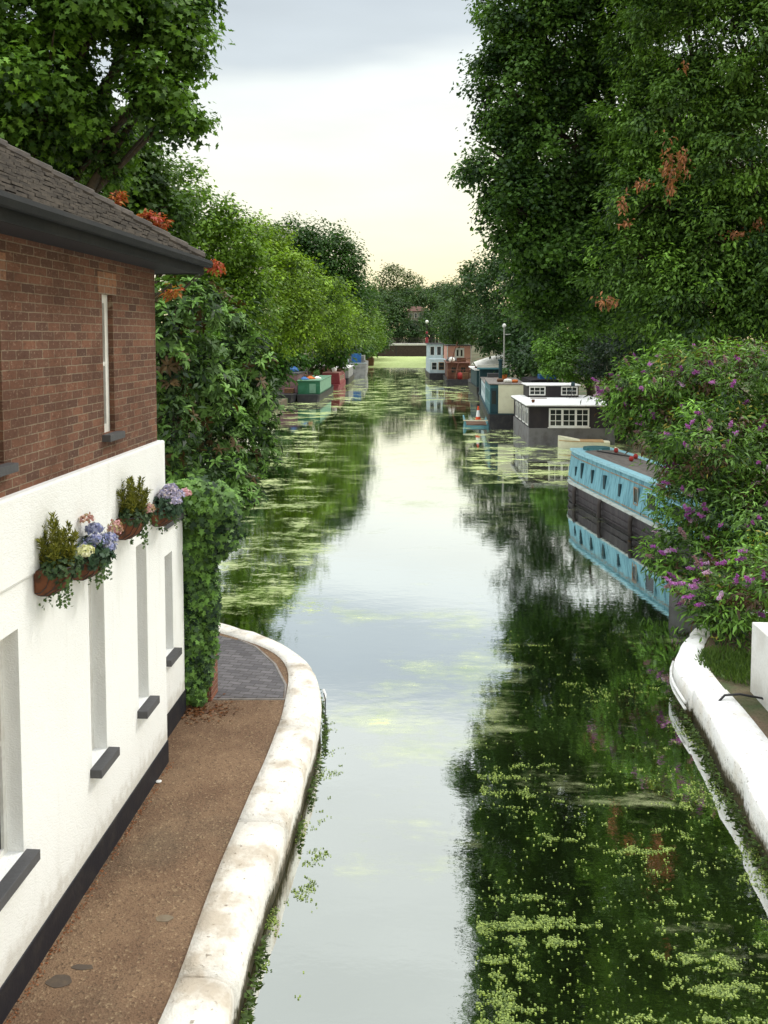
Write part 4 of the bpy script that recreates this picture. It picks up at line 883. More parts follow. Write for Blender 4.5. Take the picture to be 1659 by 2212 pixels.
def endwin(parent, x0, x1, z0, z1, Y, cols, rows, frame=WHITE, ft=.05, mt=.022, name='window', mull=()):
    m = MB(); a, b = Y - .03, Y + .01
    m.box(x0, x1, a, b, z0, z0 + ft).box(x0, x1, a, b, z1 - ft, z1).box(x0, x0 + ft, a, b, z0 + ft, z1 - ft).box(x1 - ft, x1, a, b, z0 + ft, z1 - ft)
    for f in mull: xx = x0 + (x1 - x0) * f; m.box(xx - ft * .7, xx + ft * .7, a - .004, b, z0 + ft, z1 - ft)
    for i in range(1, cols): xx = x0 + (x1 - x0) * i / cols; m.box(xx - mt / 2, xx + mt / 2, a + .006, b, z0 + ft, z1 - ft)
    for i in range(1, rows): zz = z0 + (z1 - z0) * i / rows; m.box(x0 + ft, x1 - ft, a + .008, b, zz - mt / 2, zz + mt / 2)
    w_ = m.build(name, frame, parent); MB().box(x0 + ft * .8, x1 - ft * .8, Y - .008, Y + .008, z0 + ft * .8, z1 - ft * .8).build('pane', GLASS, w_); return w_
def streaky(name, col, dirt, amt=.6, sc=3):
    return paint(name, col, .65, dirt, amt, sc, (1, 3.5, .35), 30, .003)
BLUEP = streaky('flaking_sky_blue_paint', (.20, .44, .51), (.06, .19, .25), 1.0, 4); BLUEL = paint('light_cyan_paint', (.36, .66, .74), .6, (.2, .4, .46), .5, 4)
BROWNHULL = streaky('weathered_black_hull', (.045, .038, .042), (.10, .085, .085), .6, 2); DECKG = paint('grey_weathered_boards', (.20, .18, .16), .85, (.09, .08, .07), .7, 3, (4, .6, 1))
REDP = paint('red_paint', (.36, .035, .03), .6); ROPEM = paint('dark_rope', (.06, .05, .045), .9)
TEAL = streaky('teal_paint', (.03, .13, .15), (.09, .24, .26), .6); TEALD = streaky('dark_teal_paint', (.012, .045, .055), (.03, .08, .09), .5)
CREAMP = paint('cream_paint', (.74, .72, .52), .6, (.55, .5, .34), .3); RUST = paint('rusty_brown_steel', (.11, .045, .03), .85, (.20, .09, .05), .8, 2)
PINKP = paint('salmon_pink_paint', (.70, .36, .27), .7, (.55, .28, .3), .5, 2); PALEB = paint('pale_blue_grey_paint', (.42, .52, .54), .6, (.65, .7, .7), .6, 2)
GREENP = paint('green_paint', (.02, .13, .06), .5, (.05, .2, .12), .5, 2); GREENL = paint('light_green_paint', (.18, .36, .24), .5, (.1, .2, .14), .5, 2)
MAROON = paint('maroon_paint', (.24, .035, .045), .5, (.34, .12, .12), .6, 2); MAUVE = paint('mauve_paint', (.24, .13, .15), .7, (.14, .08, .08), .6, 2)
GREYB = paint('grey_camouflage_hull', (.28, .28, .26), .7, (.14, .14, .13), .7, 2); TARP = paint('blue_tarpaulin', (.03, .12, .34), .5, (.05, .25, .6), .5, 4)
ROOFW = paint('white_roof_felt', (.88, .88, .86), .8, (.6, .6, .57), .3, 2); BLACKB = streaky('black_stained_boards', (.022, .018, .022), (.045, .035, .035), .6)
CONCRETE = paint('grey_float', (.17, .165, .165), .85, (.10, .09, .085), .8, 2); ORANGE = paint('orange_pot', (.6, .16, .03), .7)
WOODB = paint('brown_wood', (.16, .08, .04), .7, (.08, .04, .02), .7, 3); CANVAS = paint('white_canvas', (.85, .84, .78), .85, (.6, .58, .5), .25, 2)

def place(t, near, far):
    t.location = (near[0], near[1], 0); t.rotation_euler.z = -math.atan2(far[0] - near[0], far[1] - near[1]); return math.hypot(far[0] - near[0], far[1] - near[1])

# the blue narrowboat under the buddleia
t = thing('narrowboat', 'flaking sky-blue narrowboat half hidden under the buddleia', 'narrowboat')
Lb = place(t, (7.5, 18.3), (5.22, 31.2)); W_ = 2.15; t.location.z = -.09
hullmesh(Lb, W_, .66, 1.6, 1.0, bowrise=.06).build('hull', BROWNHULL, t)
gm = hullmesh(Lb, W_ + .05, .66, 1.6, 1.0, bowrise=.06)
g = MB()
for f in np.linspace(.02, .975, 30):
    pass
def strake(L, W, z, th, pr, bow, stern, y0=.3, y1=None):
    rings = []; y1 = y1 or L - .05
    for y in np.linspace(y0, y1, 26):
        w_ = W / 2
        if y < stern: w_ *= .7 + .3 * math.sin(math.pi / 2 * y / stern)
        if L - y < bow: w_ *= max(.04, math.sin(math.pi / 2 * (L - y) / bow) ** .8)
        rings.append([(-w_ - pr, y, z), (w_ + pr, y, z), (w_ + pr, y, z + th), (-w_ - pr, y, z + th)])
    return MB().loft(rings)
strake(Lb, W_, .665, .045, .03, 1.6, 1.0).build('gunwale', paint('chipped_pale_paint', (.55, .60, .55), .7, (.3, .27, .2), .6, 5), t)
strake(Lb, W_, .36, .035, .02, 1.6, 1.0).build('rubbing_strake', BROWNHULL, t); strake(Lb, W_ * .98, .16, .03, .02, 1.6, 1.0).build('rubbing_strake', BROWNHULL, t)
def tumble(z): return (1.90 - (z - .70) / 1.0 * .30) / 2
cb_ = MB(); rg = []
for y in np.linspace(.9, Lb - .55, 12):
    k = 1.0 if y < Lb - 2 else 1 - .16 * ((y - (Lb - 2)) / 1.45) ** 2
    rg.append([(-.95 * k, y, .70), (.95 * k, y, .70), (.80 * k, y, 1.66), (-.80 * k, y, 1.66)])
cb_.loft(rg).build('cabin', BLUEP, t)
rg2 = [[(-.80 * (p[0][0] / -.95) - .06, p[0][1], 1.662), (.80 * (p[0][0] / -.95) + .06, p[0][1], 1.662), (.80 * (p[0][0] / -.95) + .06, p[0][1], 1.74), (-.80 * (p[0][0] / -.95) - .06, p[0][1], 1.74)] for p in rg]
rf_ = MB().loft(rg2).build('roof', BLUEL, t)
MB().loft([[(a[3][0] + .27, a[0][1], 1.742), (a[2][0] - .27, a[0][1], 1.742), (a[2][0] - .36, a[0][1], 1.775), (0, a[0][1], 1.79), (a[3][0] + .36, a[0][1], 1.775)] for a in rg2[:-1]]).build('roof_boards', DECKG, rf_)
tp = MB(); 
for side in (-1,):
    for z, th in ((.74, .05), (1.52, .04)):
        tp.loft([[(p[0][0] + (.15 / .96) * (z - .70) * 1 - .012, p[0][1], z), (p[0][0] + (.15 / .96) * (z - .70) + .01, p[0][1], z), (p[0][0] + (.15 / .96) * (z + th - .70) + .01, p[0][1], z + th), (p[0][0] + (.15 / .96) * (z + th - .70) - .012, p[0][1], z + th)] for p in rg])
for i, tt in enumerate(()): pass
trimM = paint('bare_wood_trim', (.36, .22, .12), .8, (.15, .35, .4), .7, 4)
for z in (.755, 1.50):
    MB().loft([[(p[0][0] * (1 - (z - .7) * .165) - .014, p[0][1], z), (p[0][0] * (1 - (z - .7) * .165) + .01, p[0][1], z), (p[0][0] * (1 - (z - .7) * .165) + .01, p[0][1], z + .028), (p[0][0] * (1 - (z - .7) * .165) - .014, p[0][1], z + .028)] for p in rg]).build('trim_strip', trimM, t)
def cabx(z): return .95 * (1 - (z - .7) * .165)
for y, wd, h in ((Lb - 2.3, .10, .5), (Lb - 3.3, .12, .42), (Lb - 4.4, .16, .42), (Lb - 5.6, .12, .36), (Lb - 1.7, .06, .3)):
    MB().box(-cabx(1.1) - .035, -cabx(1.1) + .06, y, y + wd, .95, .95 + h).build('shutter_slot', TEALD, t)
sidewin(t, -1, Lb - 8.1, .90, .62, .55, cabx(1.1) + .01, frame=BLUEL); sidewin(t, -1, Lb - 6.9, .92, .30, .5, cabx(1.1) + .01, frame=trimM); sidewin(t, -1, Lb - 9.6, .90, .62, .55, cabx(1.1) + .01, frame=BLUEL)
for i in range(60):      # narrow planks standing proud
    pass
pk = MB().box(-.05, .05, Lb - 1.55, Lb - .75, 1.745, 1.80).build('hatch', BLUEL, rf_)
MB().loft([[(.46 * math.cos(q), Lb - 1.15 + .40 * math.sin(q) * s_, 1.75 + z) for q in [math.pi * k / 8 for k in range(17)]] for z, s_ in ((0, 1), (.09, .9))]).build('fore_hatch', TEAL, rf_)
for y in (Lb - 2.3, Lb - 4.6, Lb - 7.0, Lb - 9.4):
    f_ = MB().tube([(-W_ / 2 - .05, y, .68), (-W_ / 2 - .09, y, .52), (-W_ / 2 - .09, y, .22), (-W_ / 2 - .07, y, .12)], .065, 8).build('fender', ROPEM, t, True)
tag(MB().tube([t.matrix_basis @ Vector((-.25, Lb - 1.9, 1.80)), t.matrix_basis @ Vector((.35, Lb - 3.8, 1.83))], .022, 7).build('boat_pole', BLACK), 'black pole lying on the roof of the blue narrowboat', 'pole')
for i, (x, y) in enumerate(((.25, Lb - 2.3), (.30, Lb - 3.8), (-.05, Lb - 4.3))):
    p = t.matrix_basis @ Vector((x, y, 1.80))
    q = MB().lathe(p, [(0, 0), (.05, 0), (.075, .05), (.07, .11), (.03, .15), (0, .155)], 12).build('red_lamp', REDP, None, True)
    tag(q, ['small red roof fitting nearest the fore hatch of the blue narrowboat', 'small red roof fitting on the far side of the blue boat roof', 'small red roof fitting on the canal side of the blue boat roof'][i], 'roof fitting', 'red fittings on the blue boat')

# dark tarpaulined tender at the quay corner
t = thing('dinghy', 'dark grey covered dinghy nosing out beneath the buddleia by the quay', 'dinghy')
Ld = place(t, (6.9, 16.95), (4.75, 17.9))
hullmesh(Ld, 1.25, .42, 1.2, .3).build('hull', CONCRETE, t); MB().loft([[(-.6 * k, y, .44), (0, y, .44 + .22 * k), (.6 * k, y, .44)] for y, k in ((.05, .8), (.6, 1), (1.3, .85), (Ld - .1, .12))]).build('cover', GREYSILL, t)

# black houseboat
t = thing('houseboat', 'black timber houseboat with flat white roof and white multi-pane windows', 'houseboat')
place(t, (4.62 + 2.2, 44.8), (4.42 + 2.2, 52)); hw = 2.2; HL = 6.9
MB().box(-hw, hw, 0, HL, -.4, .86).build('float', CONCRETE, t, bevel=.03)
MB().box(-hw + .03, hw - .03, .03, HL - .03, .861, 2.0).build('cabin', BLACKB, t)
rf_ = MB().loft([[(-hw - .14, -.16, 2.002), (hw + .14, -.16, 2.002), (hw + .14, HL + .1, 2.002), (-hw - .14, HL + .1, 2.002)], [(-hw - .14, -.16, 2.06), (hw + .14, -.16, 2.06), (hw + .14, HL + .1, 2.06), (-hw - .14, HL + .1, 2.06)], [(-hw + .3, .3, 2.13), (hw - .3, .3, 2.13), (hw - .3, HL - .3, 2.13), (-hw + .3, HL - .3, 2.13)]]).build('roof', ROOFW, t)
MB().box(-hw - .12, hw + .12, -.14, HL + .08, 1.93, 2.0).build('eaves_board', BLACK, rf_)
x0, x1 = -hw + 1.03, -hw + 3.08
endwin(t, x0, x1, .92, 1.88, .028, 6, 3, mull=(1 / 3, 2 / 3), ft=.08, mt=.032); MB().box(x0 - .05, x1 + .05, -.06, .02, .87, .918).build('window_sill', WHITE, t)
for i, y in enumerate((.35, 1.75, 3.3, 4.8)):
    wv = sidewin(t, -1, y, .95, .95, .93, hw - .02, ft=.07, bars=1)
    MB().loft([[(-hw - x_, y + .475 + (.43) * math.cos(q), 1.60 + .27 * math.sin(q)) for q in [math.pi * k / 8 for k in range(9)]] + [(-hw - x_, y + .475 + .36 * math.cos(q), 1.60 + .2 * math.sin(q)) for q in [math.pi * k / 8 for k in range(8, -1, -1)]] for x_ in (-.01, .03)]).build('arch_trim', WHITE, wv)
ux0, ux1, uy0, uy1 = 5.12 - 6.82 + .05, 8.0 - 6.82, 4.6, 6.7
uc = MB().box(ux0, ux1, uy0, uy1, 2.13, 2.78).build('upper_cabin', BLACKB, t)
MB().box(ux0 - .1, ux1 + .1, uy0 - .12, uy1 + .1, 2.782, 2.84).build('upper_roof', ROOFW, uc)
endwin(uc, ux0 + .06, ux0 + .98, 2.24, 2.74, uy0, 3, 2, ft=.065, mt=.03); endwin(uc, ux1 - .98, ux1 - .06, 2.24, 2.74, uy0, 3, 2, ft=.065, mt=.03)
w2 = t.matrix_basis
def wb(x, y, z): return w2 @ Vector((x, y, z))
ch = thing('folding_chair', 'spindly metal folding chair standing on the white houseboat roof', 'chair', wb(.75, 3.9, 2.13), .3)
for i, pp in enumerate(([(-.2, 0, 0), (.0, 0, .42), (.12, 0, .95)], [(-.2, .4, 0), (.0, .4, .42), (.12, .4, .95)], [(.2, 0, 0), (-.15, 0, .45)], [(.2, .4, 0), (-.15, .4, .45)])): MB().tube(pp, .013, 6).build('leg', BLACK, ch)
MB().box(-.18, .12, .0, .4, .43, .45).build('seat', TEALD, ch); MB().box(.08, .105, .0, .4, .65, .9).build('backrest', TEALD, ch)
tag(MB().box(-.45, .45, -.06, .06, 0, .03).build('wooden_plank', WOODB), 'short brown plank lying on the white houseboat roof', 'plank'); bpy.data.objects['wooden_plank'].location = wb(-1.2, 3.6, 2.135)
tag(MB().lathe((0, 0, 0), [(0, 0), (.07, 0), (.09, .14), (.075, .16), (0, .15)], 10).build('flower_pot', TERRA, None, True), 'small terracotta pot near the front edge of the white houseboat roof', 'pot'); bpy.data.objects['flower_pot'].location = wb(-1.9, .6, 2.13)

# pale dinghy alongside
t = thing('dinghy', 'small cream dinghy lying against the front of the black houseboat', 'dinghy'); Ld = place(t, (8.5, 43.6), (6.0, 43.9))
hullmesh(Ld, .95, .34, .8, .3).build('hull', CREAMP, t); strake(Ld, .95, .34, .04, .02, .8, .3).build('gunwale', paint('varnished_wood', (.5, .32, .15), .5), t)

# cream and teal barge
t = thing('barge', 'long barge with cream end panel and teal sides moored beyond the black houseboat', 'barge'); Lb = place(t, (4.12, 52.3), (4.5, 75))
hullmesh(Lb, 2.25, .88, 2.5, .5, sternw=.95).build('hull', BLACK, t); MB().box(-1.14, 1.14, .02, Lb - 2.6, .885, .93).build('deck', TEALD, t)
MB().box(-1.02, 1.02, .30, 8.2, .932, 2.62).build('front_cabin', TEAL, t); MB().box(-1.0, 1.0, 8.21, Lb - 5.5, .932, 2.30).build('rear_cabin', PALEB, t)
MB().box(-.52, 1.05, .24, .298, .932, 2.66).build('end_panel', CREAMP, t); rf_ = MB().box(-1.1, 1.1, .2, 8.3, 2.662, 2.72).build('roof', DECKG, t); MB().box(-1.08, 1.08, 8.31, Lb - 5.4, 2.302, 2.36).build('rear_roof', DECKG, t)
d_ = MB().box(-.98, -.56, .22, .297, .94, 2.45).build('door', TEALD, t); MB().box(-.9, -.66, .20, .218, 1.5, 2.3).build('pane', GLASS, d_)
for y in (.7, 2.4, 4.1, 5.8): sidewin(t, -1, y, 1.45, .95, .8, 1.02, frame=paint('faded_teal_trim', (.2, .38, .38), .6))
for y in (9.2, 11.2, 13.2, 15.0): sidewin(t, -1, y, 1.45, .8, .55, 1.0, frame=PALEB)
MB().box(-1.1, 1.1, Lb - 5.3, Lb - 3.3, .932, 2.95).build('wheelhouse', TEALD, t); MB().box(-1.3, 1.3, Lb - 5.5, Lb - 3.1, 2.952, 3.02).build('wheelhouse_roof', TEAL, t)
MB().lathe((-.15, 5.0, 2.72), [(.12, 0), (.12, 1.25), (.17, 1.26), (.17, 1.34), (.0, 1.36)], 10).build('chimney', TEALD, t)
mb_ = MB().tube([(.35, 9.8, 2.36), (.35, 9.8, 6.2)], .05, 8).build('mast', paint('pale_grey_pole', (.42, .42, .38), .5), t); MB().lathe((.35, 9.8, 6.2), [(0, 0), (.1, 0), (.15, .12), (.08, .25), (0, .28)], 10).build('masthead_lamp', WHITE, mb_, True); MB().tube([(.35, 9.8, 5.7), (.8, 9.8, 5.72)], .02, 6).build('crosstree', WHITE, mb_)
w3 = t.matrix_basis.copy()
for i, (x, y, r, m_, lb) in enumerate(((.1, 1.2, .26, CANVAS, 'cream rolled sheet on the near end of the barge roof'), (.55, 1.5, .2, ORANGE, 'orange tub on the barge roof behind the rolled sheet'), (-.3, 2.4, .22, WOODB, 'brown log basket on the barge roof'))):
    p = w3 @ Vector((x, y, 2.72)); tag(MB().lathe(p, [(0, 0), (r * .8, 0), (r, r * .5), (r * .8, r * .9), (0, r)], 12).build('roof_bundle', m_, None, True), lb, 'roof clutter')
# dinghy with traffic cone
t = thing('punt', 'blue-green flat punt carrying a traffic cone', 'punt'); place(t, (2.35, 53.2), (2.4, 57)); 
MB().loft([[(-.80, y, .40 + r), (-.7, y, -.15), (.7, y, -.15), (.80, y, .40 + r), (.72, y, .40 + r), (.6, y, .12), (-.6, y, .12), (-.72, y, .40 + r)] for y, r in ((0, .03), (.4, 0), (3, 0), (3.5, .05))]).build('hull', paint('blue_green_paint', (.12, .30, .33), .6, (.06, .15, .17), .6, 3), t)
MB().box(-.82, .82, -.03, .06, .40, .46).build('rim', CREAMP, t); MB().box(-.62, .62, .1, 3.2, .121, .16).build('floor', WOODB, t)
cn = thing('traffic_cone', 'orange and white traffic cone standing in the punt', 'cone', (2.45, 53.5, .44)); 
MB().box(-.2, .2, -.2, .2, 0, .04).build('base', ORANGE, cn); MB().lathe((0, 0, 0), [(.15, .04), (.145, .2)], 16).build('lower_band', paint('cone_red', (.75, .10, .03), .5), cn); MB().lathe((0, 0, 0), [(.145, .2), (.08, .6)], 16).build('white_band', WHITE, cn); MB().lathe((0, 0, 0), [(.08, .6), (.045, .85), (0, .86)], 16).build('tip', paint('cone_red', (.75, .10, .03), .5), cn)
# dark cruiser inside
t = thing('cruiser', 'dark grey cruiser moored close to the bank behind the cream barge', 'boat'); Lb = place(t, (7.3, 58), (7.0, 68))
hullmesh(Lb, 2.6, 1.5, 3, .6, sternw=.9).build('hull', GREYSILL, t); cabinmesh(1.2, 6.2, 2.3, 2.0, 1.5, 2.6).build('cabin', BLACKB, t); MB().tube([(-1.1, .3, 1.5), (-1.1, .3, 2.4), (1.1, .3, 2.4), (1.1, .3, 1.5)], .03, 6).build('rail', PALEB, t); MB().box(-.3, .8, 2.0, 3.2, 2.66, 2.95).build('roof_box', TARP, t)
# awning boat
t = thing('barge', 'low dark barge shaded by a white sloping canvas awning', 'barge'); Lb = place(t, (5.0, 79), (4.6, 94))
hullmesh(Lb, 3.2, 1.0, 3, .6, sternw=.95).build('hull', BLACK, t); MB().box(-1.5, 1.5, .6, 9, 1.0, 2.5).build('cabin', TEALD, t); MB().box(-1.7, 1.6, .3, 9.3, 2.502, 2.6).build('cabin_roof', ROOFW, t)
for x in (-1.0, 1.4):
    for y in (.8, 5.5): MB().tube([(x, y, 2.6), (x, y, 3.0 + (x + 1.0) * .35)], .03, 6).build('awning_post', WHITE, t)
MB().loft([[(x, 0.1 - .2 * k, z - .75 * k), (x, 0.1 - .2 * k, z - .75 * k + .05), (x, 3.2, z + .05), (x, 6.4, z - .75 * k + .05), (x, 6.4, z - .75 * k), (x, 3.2, z)] for x, z, k in ((-1.6, 3.15, .4), (-.2, 3.6, .8), (1.9, 4.15, 1.15))]).build('awning', CANVAS, t)
MB().box(-1.5, 1.9, -.12, -.09, 2.75, 3.0).build('awning_valance', CANVAS, t)
# rusty barge
t = thing('barge', 'rust-brown work barge cluttered with timber and rails', 'barge'); Lb = place(t, (2.3, 99), (1.9, 117))
hullmesh(Lb, 2.9, .7, 3, .5, sternw=.9).build('hull', BLACK, t); MB().box(-1.2, 1.3, 1.6, 12, .7, 2.5).build('cabin', RUST, t); MB().box(-1.35, 1.45, 1.4, 12.2, 2.502, 2.6).build('roof', RUST, t)
for x in (-1.25, -.4, .5, 1.3): MB().tube([(x, .2, .7), (x, .2, 1.8)], .04, 6).build('rail_post', WOODB, t)
MB().tube([(-1.3, .2, 1.8), (1.35, .2, 1.8)], .04, 6).build('rail', RUST, t)
for x in (-.8, .3): endwin(t, x, x + .6, 1.4, 2.1, 1.6, 2, 1, frame=WOODB)
MB().tube([(-.8, 1.2, 2.6), (-.1, 1.6, 5.0)], .06, 6).build('derrick', RUST, t)
tag(MB().lathe(t.matrix_basis @ Vector((.2, .8, .72)), [(0, 0), (.3, 0), (.3, .7), (.05, .78), (0, .78)], 12).build('barrel', REDP, None, True), 'red drum on the stern of the rust-brown barge', 'drum')
tag(MB().lathe(t.matrix_basis @ Vector((-.7, 2.4, 2.6)), [(0, 0), (.3, 0), (.38, .35), (.2, .6), (0, .62)], 12).build('roof_bundle', CANVAS, None, True), 'white sack on the roof of the rust-brown barge', 'sack')
# two storey pale boat
t = thing('houseboat', 'tall pale blue-grey houseboat farthest out on the right side', 'houseboat'); Lb = place(t, (-.05, 112), (-.9, 126)); 
hullmesh(Lb, 2.3, .9, 2.5, .5, sternw=.95).build('hull', BLACK, t); MB().box(-1.05, 1.05, .5, 11, .9, 2.7).build('lower_cabin', PALEB, t); MB().box(-1.0, .9, 4.5, 10.5, 2.702, 4.6).build('upper_cabin', PALEB, t); MB().box(-1.15, 1.1, 4.3, 10.7, 4.602, 4.7).build('roof', GREYSILL, t)
endwin(t, -.8, -.1, 1.3, 2.3, .5, 1, 2); endwin(t, .1, .85, 1.3, 2.3, .5, 1, 2, frame=paint('varnished_wood', (.5, .32, .15), .5)); endwin(t, -.8, -.2, 3.1, 4.3, 4.5, 1, 1); endwin(t, .1, .7, 3.1, 4.3, 4.5, 1, 1)
# pink houseboat
t = thing('houseboat', 'salmon pink houseboat with white double window and white corner boards', 'houseboat'); place(t, (2.95, 124), (2.4, 134))
hullmesh(10, 3.6, .9, 2, .5, sternw=.98).build('hull', BLACK, t); MB().box(-1.7, 1.7, .2, 8, .9, 4.3).build('cabin', PINKP, t); MB().box(-1.8, 1.8, .1, 8.1, 4.302, 4.42).build('roof', GREYSILL, t)
for x in (-1.72, 1.60): MB().box(x, x + .12, .15, .3, .9, 4.3).build('corner_board', WHITE, t)
MB().box(-.62, .72, .14, .198, 2.45, 4.0).build('window_surround', WHITE, t); endwin(t, -.45, -.02, 2.75, 3.8, .13, 1, 1, ft=.08); endwin(t, .12, .55, 2.75, 3.8, .13, 1, 1, ft=.08)

# ---- left bank boats
t = thing('narrowboat', 'green narrowboat with dark hull nearest on the left bank', 'narrowboat'); Lb = place(t, (-11.1, 73.2), (-11.5, 88))
hullmesh(Lb, 2.1, .62, 2, .5, sternw=.85).build('hull', BLACK, t); MB().box(-.95, .95, 1.1, 11, .62, 1.75).build('cabin', GREENP, t); MB().box(.952, .975, 1.12, 10.9, .75, 1.7).build('side_panel', GREENL, t); MB().box(-1.0, 1.0, 1.0, 11.1, 1.752, 1.82).build('roof', GREENL, t)
MB().box(.05, .6, 1.05, 1.098, .7, 1.5).build('door', GREENL, t); MB().lathe((-.3, 4, 1.82), [(.09, 0), (.09, .6), (.12, .62), (0, .66)], 10).build('chimney', BLACK, t)
w4 = t.matrix_basis.copy()
for x, y, z, r, m_, lb in ((-.5, 2.0, 1.82, .32, TARP, 'blue bag on the roof of the green narrowboat'), (-.1, 3.0, 1.82, .35, ORANGE, 'orange heap on the roof of the green narrowboat'), (.45, 3.6, 1.82, .3, CANVAS, 'cream bundle on the roof of the green narrowboat')):
    tag(MB().lathe(w4 @ Vector((x, y, z)), [(0, 0), (r * 1.3, 0), (r * 1.2, r * .3), (r * .7, r * .55), (r * .3, r * .8), (0, r * .82)], 7).build('roof_bundle', m_, None, True), lb, 'roof clutter')
t = thing('barge', 'long dark open barge hull with mauve cabin left of the green narrowboat', 'barge'); Lb = place(t, (-13.0, 72.0), (-13.6, 86))
hullmesh(Lb, 2.0, .7, 2, .6).build('hull', BLACK, t); MB().box(-.9, .9, 3.0, 11, .7, 2.3).build('cabin', MAUVE, t); MB().box(-1, 1, 2.9, 11.1, 2.302, 2.4).build('roof', GREYSILL, t)
p = Vector((-13.3, 71.2, 0)); tag(MB().lathe(p, [(0, -.05), (.25, 0), (.3, .2), (.2, .38), (0, .42)], 12).build('buoy', WHITE, None, True), 'white round float at the bow of the dark open barge', 'float')
t = thing('narrowboat', 'maroon red narrowboat second along the left bank', 'narrowboat'); Lb = place(t, (-11.35, 85.5), (-11.7, 98))
t.location.y = 89.5; t.location.x = -11.2
hullmesh(Lb - 3, 2.1, .6, 2, .5, sternw=.85).build('hull', MAROON, t); cabinmesh(.8, 8, 1.95, 1.7, .6, 1.75).build('cabin', MAROON, t); roofmesh(.8, 8, 1.7, 1.76).build('roof', paint('pinkish_roof', (.4, .2, .18), .7), t)
for y in (1.6, 3.4, 5.2): sidewin(t, 1, y, 1.0, .7, .45, .93, frame=CREAMP)
p = t.matrix_basis @ Vector((.3, 1.6, 1.85)); tag(MB().lathe(p, [(0, 0), (.22, 0), (.28, .4), (0, .5)], 10).build('water_can', WHITE, None, True), 'white water can on the maroon narrowboat roof', 'can')
t = thing('narrowboat', 'black narrowboat with white roof end third along the left bank', 'narrowboat'); Lb = place(t, (-11.45, 100.5), (-12.0, 114))
hullmesh(Lb, 2.2, .75, 2, .5, sternw=.85).build('hull', BLACK, t); MB().box(-1.0, 1.0, .6, 10, .75, 1.9).build('cabin', GREYB, t); MB().box(-1.05, 1.05, .4, 10.1, 1.902, 1.98).build('roof', ROOFW, t); MB().box(-.85, .5, .55, .598, .8, 1.85).build('door', MAROON, t)
t = thing('boat', 'boat with flat cream canopy tucked behind the maroon narrowboat', 'boat'); place(t, (-13.6, 96), (-14, 106)); hullmesh(10, 2.2, .8, 2, .5).build('hull', BLACK, t); MB().box(-1, 1, .8, 7, .8, 1.9).build('cabin', WOODB, t); MB().box(-1.2, 1.2, .5, 7.4, 2.25, 2.36).build('canopy', CANVAS, t)
for x in (-1.1, 1.1):
    for y in (.7, 7.2): MB().tube([(x, y, .8), (x, y, 2.25)], .03, 6).build('canopy_post', WOODB, t)
t = thing('cruiser', 'blotchy grey wide-beam cruiser carrying a blue tarpaulin', 'boat'); Lb = place(t, (-11.6, 119.5), (-12.3, 132))
hullmesh(Lb, 3.5, 1.9, 3, .6, sternw=.92).build('hull', GREYB, t); MB().box(-1.2, 1.3, 2.2, 9, 1.9, 2.9).build('cabin', GREYB, t); MB().box(-.4, .9, 1.4, 3.4, 1.95, 3.2).build('covered_load', TARP, t); MB().box(-1.7, 1.7, .05, .2, 1.9, 2.0).build('stern_rail', PALEB, t)
lr = MB(); lr.loft([[(-1.25 + .42 * math.cos(a) * (1 + .25 * math.cos(b)), .0 + .1 * math.sin(b), 2.3 + .42 * math.sin(a) * (1 + .25 * math.cos(b))) for b in [2 * math.pi * k / 6 for k in range(6)]] for a in [2 * math.pi * k / 16 for k in range(17)]], caps=False).build('life_ring', PALEB, t)
endwin(t, -.3, .5, .7, 1.4, .03, 1, 1, frame=GREYB); MB().lathe((-.9, 3, 2.9), [(0, 0), (.3, 0), (.34, .3), (0, .45)], 10).build('deck_pot', ORANGE, t)
t = thing('cruiser', 'small brown wooden launch farthest along the left bank', 'boat'); Lb = place(t, (-13.6, 168), (-14.4, 178))
hullmesh(Lb, 2.4, 1.3, 2, .5, sternw=.9).build('hull', WOODB, t); MB().box(-.9, .9, 1.4, 6, 1.3, 2.7).build('cabin', WOODB, t); MB().box(-1, 1, 1.2, 6.2, 2.702, 2.8).build('roof', CREAMP, t); endwin(t, -.6, .6, 1.6, 2.5, 1.4, 2, 1, frame=CREAMP)

# ================================================================== BRIDGE AND FAR BUILDINGS
STONEW = paint('pale_stone_band', (.62, .60, .58), .7, (.4, .38, .34), .4, 1); DKWALL = brickmat('dark_bridge_brick', 'X', (.06, .042, .036), (.035, .027, .025), (.07, .06, .05))
b0, b1 = aty(790, 742, 252), aty(955, 742, 252); zb = b0.z
t = thing('canal_bridge', 'low dark brick bridge with pale stone band closing the canal', 'bridge', (b0.x, 252, 0))
bx = b1.x - b0.x
MB().box(-4, bx + 5, 0, 8, -1, zb - .55).build('brick_wall', DKWALL, t); MB().box(-4, bx + 5, -.15, 8.1, zb - .54, zb).build('stone_band', STONEW, t)
MB().box(aty(855, 760, 252).x - b0.x, aty(856.5, 760, 252).x - b0.x + .05, -.05, 0.05, .1, zb - .75).build('ladder_recess', BLACK, t)
rl = MB()
x = -4
rl.box(-4, bx + 5, .3, .4, zb + 1.55, zb + 1.65); rl.box(-4, bx + 5, .3, .4, zb + .1, zb + .2)
while x < bx + 5: rl.box(x, x + .09, .32, .38, zb + .2, zb + 1.55); x += .3
rl.build('railing', paint('dark_iron', (.03, .022, .022), .6), t)
for px in (830, 922):
    q = aty(px, 738, 252).x - b0.x; MB().box(q - .42, q + .42, -.1, .6, zb + .001, zb + 1.8).build('red_pier', paint('bridge_red', (.28, .03, .045), .6, (.15, .03, .03), .5, 2), t)
q = aty(922, 738, 252).x
lp = thing('street_lamp', 'lamp post with white globe on the right end of the bridge', 'street lamp', (q, 252.3, zb + 1.8))
